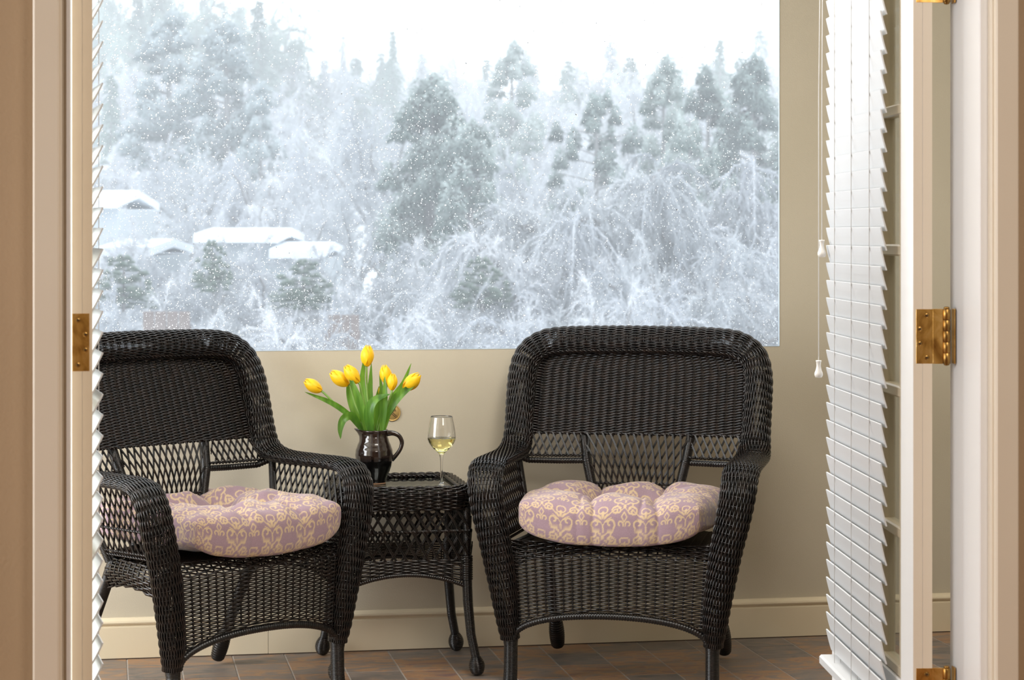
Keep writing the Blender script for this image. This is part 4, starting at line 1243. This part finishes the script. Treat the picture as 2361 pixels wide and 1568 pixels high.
# ------------------------------------------------------------------ outside: a snowy slope with frosted trees
M['snow'] = noise_mat('snow', [(0.3, (0.80, 0.83, 0.87)), (0.7, (0.88, 0.90, 0.93))], 0.3, 5, 0.8)
def tree_mat(name, lo, hi, sc=1.2):
    m = noise_mat(name, [(0.35, lo), (0.65, hi)], sc, 4, 0.85)
    return m
M['frost'] = tree_mat('hoar_frost', (0.50, 0.53, 0.58), (0.86, 0.88, 0.91), 2.0)
M['frost_grey'] = tree_mat('thin_hoar_frost', (0.36, 0.39, 0.43), (0.74, 0.77, 0.80), 2.0)
M['frost_green'] = tree_mat('frosted_needles', (0.11, 0.18, 0.15), (0.36, 0.45, 0.41), 1.6)
M['frost_dark'] = tree_mat('dark_frosted_needles', (0.06, 0.105, 0.09), (0.22, 0.29, 0.265), 1.6)
def rimed(name, leaf, frost):
    """evergreen foliage with hoar frost settled on the upper sprays (mesh attribute 'rime')"""
    m = mat(name, leaf, 0.85)
    at = N(m, 'ShaderNodeAttribute', attribute_name='rime')
    mx = N(m, 'ShaderNodeMix', data_type='RGBA'); L(m, at.outputs['Fac'], mx.inputs[0])
    mx.inputs[6].default_value = (*leaf, 1); mx.inputs[7].default_value = (*frost, 1)
    L(m, mx.outputs[2], bsdf(m).inputs['Base Color'])
    return m
M['rime_green'] = rimed('rimed_green_foliage', (0.05, 0.10, 0.08), (0.58, 0.66, 0.64))
M['rime_dark'] = rimed('rimed_dark_foliage', (0.022, 0.05, 0.044), (0.40, 0.49, 0.47))
M['rime_blue'] = rimed('rimed_bluish_foliage', (0.07, 0.115, 0.12), (0.58, 0.66, 0.69))
M['rime_hedge'] = rimed('rimed_hedge_foliage', (0.05, 0.10, 0.06), (0.34, 0.43, 0.36))
M['bark'] = tree_mat('frosted_bark', (0.13, 0.12, 0.12), (0.34, 0.34, 0.35), 3.0)
M['roof_snow'] = mat('roof_snow', (0.74, 0.79, 0.85), 0.8)
M['siding'] = mat('pale_siding', (0.42, 0.46, 0.49), 0.7)
M['fence'] = noise_mat('brown_fence', [(0.3, (0.15, 0.115, 0.105)), (0.7, (0.23, 0.19, 0.175))], 3, 3, 0.8)

def ground(x, y):
    d = np.hypot(x + 1.2, y + 6.4)
    ang = np.degrees(np.arctan2(x + 1.2, y + 6.4))        # 0 = along the left edge of the view, 17 = right edge
    far = np.interp(d, [0, 14, 30, 50, 80, 120, 170, 240, 420], [-3.2, -3.3, -3.4, -2.6, -0.6, 2.0, 5.5, 9.0, 12.0])
    lift = np.interp(ang, [-10, 2, 7, 12, 20], [1.35, 1.25, 0.72, 0.62, 0.72])
    return np.where(far > 0, far * lift, far)

gx_, gy_ = np.meshgrid(np.linspace(-120, 220, 70), np.concatenate([np.linspace(1.0, 60, 30), np.linspace(66, 420, 40)]), indexing='ij')
hills = MB(); hills.grid(np.stack([gx_, gy_, ground(gx_, gy_) + 0.25 * np.sin(gx_ * .3) * np.sin(gy_ * .23) * np.clip(gy_ / 60, 0, 1)], -1)[:, ::-1])
struct(hills.build('snowy_ground', M['snow'], smooth=True))

def spikes(m, A, B, r):
    """many thin three-sided tapering twigs from A to B"""
    A = np.asarray(A); B = np.asarray(B); n = len(A)
    T = nrm(B - A); ref = np.where(np.abs(T[:, 2:3]) > 0.8, np.array([[1., 0, 0]]), np.array([[0, 0, 1.]]))
    U = nrm(np.cross(T, ref)); W = np.cross(T, U)
    r = np.broadcast_to(np.asarray(r, float), (n,))[:, None]
    V = np.stack([A + r * U, A + r * (-.5 * U + .87 * W), A + r * (-.5 * U - .87 * W), B], 1).reshape(-1, 3)
    b = (np.arange(n) * 4)[:, None, None]
    F = (np.array([[0, 1, 3], [1, 2, 3], [2, 0, 3]])[None] + b).reshape(-1, 3)
    m.v.append(V); m.f[3].append(F + m.n); m.n += len(V)

def rand_dirs(rg, n):
    v = rg.normal(size=(n, 3)); return nrm(v)

def frosted_deciduous(seed, droop=0.25, twigs=34000, lean=0.0):
    """unit-height tree: short trunk, spreading limbs, arching boughs thick with rime"""
    rg = np.random.default_rng(seed)
    tr = MB(); cr = MB(); limbs = []
    tr.tube(np.array([[0, 0, 0], [0.01, 0, .15], [0.0, .01, .3]]), [.035, .03, .024], 7)
    ends = []
    for i in range(14):
        a = i * 2.4 + rg.normal(0, .3); el = rg.uniform(.45, 1.25)
        l = rg.uniform(.38, .62)
        d = np.array([math.cos(a) * math.cos(el), math.sin(a) * math.cos(el), math.sin(el)])
        s = np.array([0, 0, rg.uniform(.18, .30)]); t = np.linspace(0, 1, 7)[:, None]
        P = s + d * l * t + np.array([0, 0, -1]) * droop * .35 * t ** 2 + rg.normal(0, .008, (7, 3)) * t
        tr.tube(P, np.linspace(.016, .004, 7), 5); limbs.append(P)
        for q in range(30):
            f = rg.uniform(.22, 1); k_ = f * 6; p0 = P[int(k_)] + (P[min(6, int(k_) + 1)] - P[int(k_)]) * (k_ % 1)
            d2 = nrm(d * .7 + rand_dirs(rg, 1)[0] * .9 + np.array([0, 0, .25])); l2 = rg.uniform(.07, .26)
            t2 = np.linspace(0, 1, 6)[:, None]
            P2 = p0 + d2 * l2 * t2 + np.array([0, 0, -1]) * droop * t2 ** 2 * l2 * 1.6
            cr.tube(P2, np.linspace(.0016, .0007, 6), 3); ends.append(P2)
    n = twigs
    ix = rg.integers(0, len(ends), n); f = rg.uniform(.1, 1, n) * 5
    E = np.array(ends); i0 = f.astype(int).clip(0, 4); fr = (f - i0)[:, None]
    A = E[ix, i0] * (1 - fr) + E[ix, i0 + 1] * fr
    tang = nrm(E[ix, i0 + 1] - E[ix, i0])
    D = nrm(tang * .8 + rand_dirs(rg, n) * .85 + np.array([0, 0, -droop * .7]))
    ln = (.008 + .05 * rg.random(n) ** 2.2)[:, None]
    Bp = A + D * ln
    spikes(cr, A, Bp, .0015)
    h = n // 2
    D2 = nrm(D[:h] + rand_dirs(rg, h) * .6 + np.array([0, 0, -droop * .8]))
    A2 = (A + (Bp - A) * .6)[:h]
    spikes(cr, A2, A2 + D2 * ln[:h] * .8, .0013)
    return tr.mesh('trunk', True), cr.mesh('crown', True)

def frosted_conifer(seed, width=.22, tiers=34, droop=.35, ragged=.25, density=46, gaps=0.0, shape=.75):
    """unit-height evergreen: tiers of boughs hung with needle sprays"""
    rg = np.random.default_rng(seed)
    tr = MB(); cr = MB()
    tr.tube(np.array([[0, 0, 0], [0, 0, .5], [0, 0, .97]]), [.022, .014, .003], 6)
    for k_ in range(tiers):
        h = .07 + .90 * k_ / tiers
        if rg.random() < gaps: continue
        R_ = width * (1 - h) ** shape * (1 + rg.normal(0, ragged)) + .012
        for b in range(int(7 + 4 * (1 - h))):
            a = rg.uniform(0, 2 * math.pi); l = R_ * rg.uniform(.65, 1.1)
            t = np.linspace(0, 1, 5)[:, None]
            d = np.array([math.cos(a), math.sin(a), rg.uniform(-.1, .35)])
            P = np.array([0, 0, h]) + d * l * t + np.array([0, 0, -1]) * droop * l * t ** 2
            cr.tube(P, np.linspace(.004, .0015, 5), 3)
            n = max(6, int(density * l / .15))
            f = rg.uniform(.1, 1, n) * 4; i0 = f.astype(int).clip(0, 3); fr = (f - i0)[:, None]
            A = P[i0] * (1 - fr) + P[i0 + 1] * fr
            D = nrm(d * .5 + rand_dirs(rg, n) * .8 + np.array([0, 0, -droop * 1.3]))
            spikes(cr, A, A + D * rg.uniform(.018, .045, n)[:, None], .0036)
    return tr.mesh('trunk', True), cr.mesh('crown', True)

def clumpy_evergreen(seed, width=.30, top=.5, clumps=64, per=330, droop=.5, lean=.0):
    """unit-height evergreen made of soft drooping pads of foliage, rimed on top"""
    rg = np.random.default_rng(seed)
    tr = MB(); cr = MB(); rime = []
    tr.tube(np.array([[0, 0, 0], [lean * .5, 0, .5], [lean, 0, .95]]), [.024, .016, .004], 6)
    for k_ in range(clumps):
        h = rg.uniform(.08, .97) if k_ > 5 else .99 - .03 * k_
        R_ = width * max(1 - h, .0) ** top
        a = rg.uniform(0, 2 * math.pi); rad = R_ * rg.uniform(.25, 1.0)
        c = np.array([math.cos(a) * rad + lean * h, math.sin(a) * rad, h * .96])
        sz = np.array([.055, .055, .045]) * rg.uniform(.8, 1.6) * (.55 + .75 * (1 - h))
        tr.tube(np.array([[lean * h, 0, max(h - .06, 0)], c]), [.0035, .001], 4)
        n = per
        d = rand_dirs(rg, n); d[:, 2] = np.where(d[:, 2] < -.3, d[:, 2] * .5, d[:, 2])
        A = c + d * sz * rg.uniform(.35, 1.0, n)[:, None] - np.array([0, 0, 1]) * droop * .05 * (np.hypot(d[:, 0], d[:, 1]) ** 2)[:, None]
        D = nrm(d * .7 + rand_dirs(rg, n) * .6 + np.array([0, 0, -droop]))
        spikes(cr, A, A + D * rg.uniform(.012, .032, n)[:, None], .0034)
        rime.append(np.repeat(np.clip(.30 + .55 * d[:, 2] + rg.normal(0, .16, n) + rg.normal(0, .10), 0, 1), 4))
    cm = cr.mesh('crown', True)
    cm.attributes.new('rime', 'FLOAT', 'POINT').data.foreach_set('value', np.concatenate(rime).astype(np.float32))
    return tr.mesh('trunk', True), cm

PROTO = {'round1': frosted_deciduous(1, .25), 'round2': frosted_deciduous(2, .40, 36000), 'weep': frosted_deciduous(3, .60, 40000), 'airy': frosted_deciduous(4, .15, 20000),
         'spire1': frosted_conifer(5, .20, 36, .35), 'spire2': frosted_conifer(6, .27, 30, .5, .35), 'ragged': frosted_conifer(7, .33, 24, .7, .45, 60, .12, .42), 'column': frosted_conifer(8, .24, 34, 1.1, .4, 70, .08, .45),
         'clump1': clumpy_evergreen(21, .30, .5), 'clump2': clumpy_evergreen(22, .24, .42, 70, 320, .9, .02), 'dome': clumpy_evergreen(23, .42, .33, 96, 260, .7)}
for k_, (t_, c_) in PROTO.items():
    t_.materials.append(M['bark']); c_.materials.append(M['frost'])
def tree(name, kind, crown, x, ytop, d, wpx, label, group, ybase=None, cat='tree', squash=1.0):
    """stands on the slope at distance d below image column x; its top reaches image row ytop"""
    top = px(x, ytop, d); zg = float(ground(top[0], top[1])) - 0.15
    if ybase is not None: zg = px(x, ybase, d)[2]
    h = top[2] - zg
    key = kind
    tm, cm = PROTO[kind]
    o = empty(name, (top[0], top[1], zg), random.uniform(0, 6.28))
    co = np.zeros(len(cm.vertices) * 3, np.float32); 
    ext = EXT.setdefault(key, None)
    if ext is None:
        cm.vertices.foreach_get('co', co); co = co.reshape(-1, 3)
        ext = (np.percentile(np.abs(co[:, :2]), 99.3), np.percentile(co[:, 2], 99.7)); EXT[key] = ext
    sz = h / ext[1]; sx = (wpx / 2 / FOCAL * d) / ext[0]
    if kind in ('round1', 'round2', 'weep', 'airy'): sx = max(sx, sz * 0.62)
    for nm, me in (('trunk', tm), ('crown', cm)):
        c = obj(nm, me, None, o); c.scale = (sx, sx, sz)
        if me is cm: c.material_slots[0].link = 'OBJECT'; c.material_slots[0].material = M[crown]
    return tag(o, label, cat, group)
EXT = {}

G_FAR, G_MID, G_NEAR = 'hazy trees on the far hillside', 'frosted trees in the valley', 'frosted trees nearest the window'
# far hillside wood
far = []
xs_far = np.linspace(150, 1850, 40)
for i, x in enumerate(xs_far):
    crest = np.interp(x, [150, 560, 700, 900, 1100, 1300, 1500, 1850], [-60, -20, 70, 110, 130, 120, 110, 70])
    t = crest + RNG.uniform(-25, 70)
    kind = ['spire1', 'round1', 'spire2', 'airy', 'spire1'][i % 5]
    tree('hillside_tree', kind, (['frost_dark', 'frost_green', 'frost_dark', 'frost_green', 'frost_dark'] if x < 640 else ['frost_green', 'frost', 'frost_green', 'frost_grey', 'frost_grey'])[i % 5], x + RNG.uniform(-18, 18), t, RNG.uniform(150, 215), RNG.uniform(90, 150) * (1.25 if kind in ('round1', 'airy') else 1), 'pale hazy tree in the snowy wood along the hilltop', G_FAR)
for i, x in enumerate(np.linspace(180, 1800, 30)):
    base = np.interp(x, [150, 600, 800, 1000, 1400, 1850], [130, 170, 300, 250, 200, 200])
    kind = ['round1', 'spire2', 'airy', 'round2'][i % 4]
    if 640 < x < 940: continue
    tree('hillside_tree', kind, ['frost', 'frost_green', 'frost_grey', 'frost'][i % 4], x + RNG.uniform(-20, 20), base + RNG.uniform(-40, 50), RNG.uniform(105, 140), RNG.uniform(110, 190), 'pale frosted tree halfway up the misty slope', 'misty trees on the middle slope')
tree('conifer', 'clump1', 'rime_blue', 390, 40, 98, 300, 'tall hazy blue-green conifer high on the left slope', G_MID)
tree('conifer', 'clump2', 'rime_blue', 530, 60, 95, 260, 'hazy blue-green conifer right of the tallest one on the left slope', G_MID)
tree('conifer', 'clump1', 'rime_blue', 600, 200, 92, 160, 'small hazy conifer at the right end of the left slope group', G_MID)
tree('conifer', 'spire1', 'frost_green', 905, 75, 170, 80, 'dark twin conifer standing alone on the skyline, left of centre', G_MID)
tree('conifer', 'spire2', 'frost_grey', 790, 85, 172, 80, 'pale conifer on the skyline above the snowy field', G_MID)
# valley: evergreens
tree('weeping_evergreen', 'clump2', 'rime_green', 985, 185, 54, 340, 'large grey-green weeping evergreen in the middle of the view', G_MID)
tree('weeping_evergreen', 'clump2', 'rime_green', 1085, 290, 52, 260, 'drooping grey-green evergreen close to the right of the large middle one', G_MID)
tree('evergreen', 'clump1', 'rime_green', 1180, 105, 96, 220, 'tall dense evergreen behind the middle ones, top against the sky', G_MID)
tree('evergreen', 'dome', 'rime_dark', 1375, 225, 58, 330, 'broad dark evergreen at the left of the right-hand group', G_MID)
tree('evergreen', 'clump1', 'rime_green', 1530, 145, 66, 220, 'pointed evergreen with snowy tip in the right-hand group', G_MID)
tree('evergreen', 'clump1', 'rime_dark', 1632, 168, 61, 240, 'dark evergreen in the middle of the right-hand group', G_MID)
tree('evergreen', 'clump2', 'rime_dark', 1742, 140, 60, 240, 'dark evergreen next to the right edge of the window', G_MID)
tree('round_evergreen', 'dome', 'rime_green', 1590, 285, 53, 260, 'rounded grey-green crown low in the right-hand group', G_MID)
# frosted deciduous trees, valley
for i, (x, t, d, w, lb) in enumerate([
        (290, 330, 82, 300, 'white frosted tree low on the far left of the view'), (450, 350, 76, 280, 'white frosted tree with dark limbs left of centre'), (600, 360, 72, 300, 'white frosted tree above the snowy roofs'),
        (740, 300, 80, 260, 'white frosted tree at the foot of the snowy field'), (880, 240, 70, 210, 'slender bare frosted tree left of the large weeping evergreen'), (1250, 330, 70, 240, 'white frosted tree between the middle and right-hand evergreens'),
        (330, 480, 60, 300, 'rounded frosted tree just right of the snow-roofed house'), (500, 500, 64, 280, 'rounded frosted tree between the two long snowy roofs'), (690, 470, 58, 300, 'rounded frosted tree above the roof behind the hedge'), (820, 430, 62, 260, 'rounded frosted tree left of the large weeping evergreen')]):
    tree('frosted_tree', ['round1', 'airy', 'round2', 'round1', 'airy'][i % 5], ['frost', 'frost_grey', 'frost', 'frost', 'frost_grey'][i % 5], x, t, d, w, lb, G_MID)
# nearest trees
for i, (x, t, d, w, kind, lb) in enumerate([
        (1430, 385, 40, 420, 'weep', 'big white weeping frosted tree filling the lower right of the window'), (1660, 395, 42, 380, 'weep', 'big white weeping frosted tree at the right edge of the window'), (1265, 520, 36, 300, 'weep', 'white frosted shrub tree above the back of the right armchair'),
        (1560, 560, 33, 330, 'round2', 'low white frosted tree in front of the two weeping ones'), (1760, 580, 34, 260, 'round2', 'low white frosted tree in the lower right window corner'), (980, 560, 44, 330, 'round2', 'white frosted tree below the large weeping evergreen'),
        (830, 600, 42, 280, 'round1', 'white frosted tree directly above the tulips'), (1120, 640, 34, 260, 'round1', 'white frosted bush low in the middle of the window'), (600, 574, 40, 280, 'round2', 'white frosted tree below the snowy roofs'),
        (415, 572, 39, 300, 'round1', 'white frosted tree above the back of the left armchair'), (260, 660, 34, 240, 'round2', 'low frosted tree beside the left blind'), (700, 690, 32, 260, 'round2', 'low white bush above the sill left of the tulips'),
        (960, 700, 30, 260, 'round1', 'low white bush above the sill right of the tulips'), (1380, 660, 29, 300, 'round2', 'low frosted bush just above the right armchair'),
        (520, 578, 42, 230, 'round1', 'rounded frosted bush under the long low snowy roof'), (690, 604, 42, 220, 'round1', 'rounded frosted bush under the roof behind the hedge'), (300, 594, 42.5, 200, 'round2', 'rounded frosted bush beside the hedge by the left blind'), (238, 500, 46, 170, 'round1', 'small frosted tree under the eaves of the leftmost house'),
        (390, 733, 27, 260, 'round2', 'low frosted bush in front of the left board fence'), (800, 738, 26, 240, 'round2', 'low frosted bush in front of the board fence above the tulips')]):
    tree('frosted_tree', kind, 'frost' if i % 3 else 'frost_grey', x, t, d, w, lb, G_NEAR)
for x, t, b, d, w, lb in ((285, 590, 720, 35, 150, 'dark green clipped hedge near the left blind'), (490, 555, 680, 37, 90, 'small dark green shrub under the middle snowy roof'), (700, 600, 720, 34, 150, 'dark green clipped hedge left of the window centre'), (1112, 595, 720, 34, 140, 'dark green shrub low in the middle of the view')):
    tree('hedge', 'dome', 'rime_hedge', x, t, d, w, lb, 'green hedges in the valley', ybase=b, cat='hedge')

# snow-covered roofs of the houses below
def house(x0, x1, ye, yr, yb, d, label):
    c = px((x0 + x1) / 2, yb, d); w = (x1 - x0) / FOCAL * d; he = (yb - ye) / FOCAL * d; hr = (yb - yr) / FOCAL * d
    root = empty('house', (c[0], c[1], c[2] - 1.5), -YAW)
    MB().box((-w / 2 * .94, 0.4, 0), (w / 2 * .94, 5.6, he + 1.5)).build('wall', M['siding'], root)
    e, r, t = he + 1.5, hr + 1.5, .18
    V = [(-w / 2, 0, e), (w / 2, 0, e), (w / 2, 3, r), (-w / 2, 3, r), (-w / 2, 6, e), (w / 2, 6, e)]
    V = V + [(a_, b_, c_ + t) for a_, b_, c_ in V]
    m = MB(); m.add(V, [[0, 1, 2, 3], [3, 2, 5, 4], [6, 9, 8, 7], [9, 10, 11, 8], [0, 6, 7, 1], [4, 5, 11, 10], [1, 7, 8, 2], [0, 3, 9, 6], [2, 8, 11, 5], [3, 4, 10, 9]])
    m.build('roof', M['roof_snow'], root)
    wd = MB(); wd.box((-.5, .37, .35), (.5, .41, 1.05)); wd.build('window', M['siding'], root)
    return tag(root, label, 'house', 'snow-covered houses in the valley')
house(180, 268, 480, 452, 530, 49, 'snow-roofed house at the left edge of the view behind the blind')
house(445, 640, 560, 545, 590, 46, 'long low snow-covered roof left of the window centre')
house(620, 745, 596, 580, 620, 45, 'low snow-covered roof behind the green hedge')
house(225, 350, 590, 572, 620, 46, 'low snow-covered roof above the hedge by the left blind')
def fence(x0, x1, y0, y1, d, label):
    a_, b_ = px(x0, y1, d), px(x1, y1, d); h = (y1 - y0) / FOCAL * d
    root = empty('board_fence', tuple(a_), math.atan2(b_[1] - a_[1], b_[0] - a_[0])); w = float(np.hypot(b_[0] - a_[0], b_[1] - a_[1]))
    n = max(4, int(w / .16)); me = MB().cham((0, -.012, -.9), (w / n - .012, .012, h), .003).mesh('board'); me.materials.append(M['fence'])
    for i in range(n): obj('board', me, None, root, (i * w / n, 0, 0))
    MB().box((0, .012, h - .3), (w, .05, h - .2)).build('rail', M['fence'], root)
    return tag(root, label, 'fence', 'board fences in the valley')
fence(330, 440, 718, 738, 30.5, 'short brown board fence above the left armchair')
fence(745, 830, 726, 742, 28.5, 'short brown board fence above the tulips')

# winter mist lying over the valley
def mist():
    m = bpy.data.materials.new('winter_mist'); m.use_nodes = True; nt = m.node_tree; nt.nodes.clear()
    out = nt.nodes.new('ShaderNodeOutputMaterial'); vs = nt.nodes.new('ShaderNodeVolumeScatter'); vs.inputs['Color'].default_value = (0.97, 0.985, 1.0, 1); vs.inputs['Density'].default_value = FOG; vs.inputs['Anisotropy'].default_value = 0.0
    nt.links.new(vs.outputs[0], out.inputs['Volume']); return m
FOG = 0.0025
mb = MB().box((-150, 12, -8), (250, 330, 60)).build('winter_mist', mist())
tag(mb, 'pale winter mist hanging over the valley and hillside', 'mist', kind='stuff')
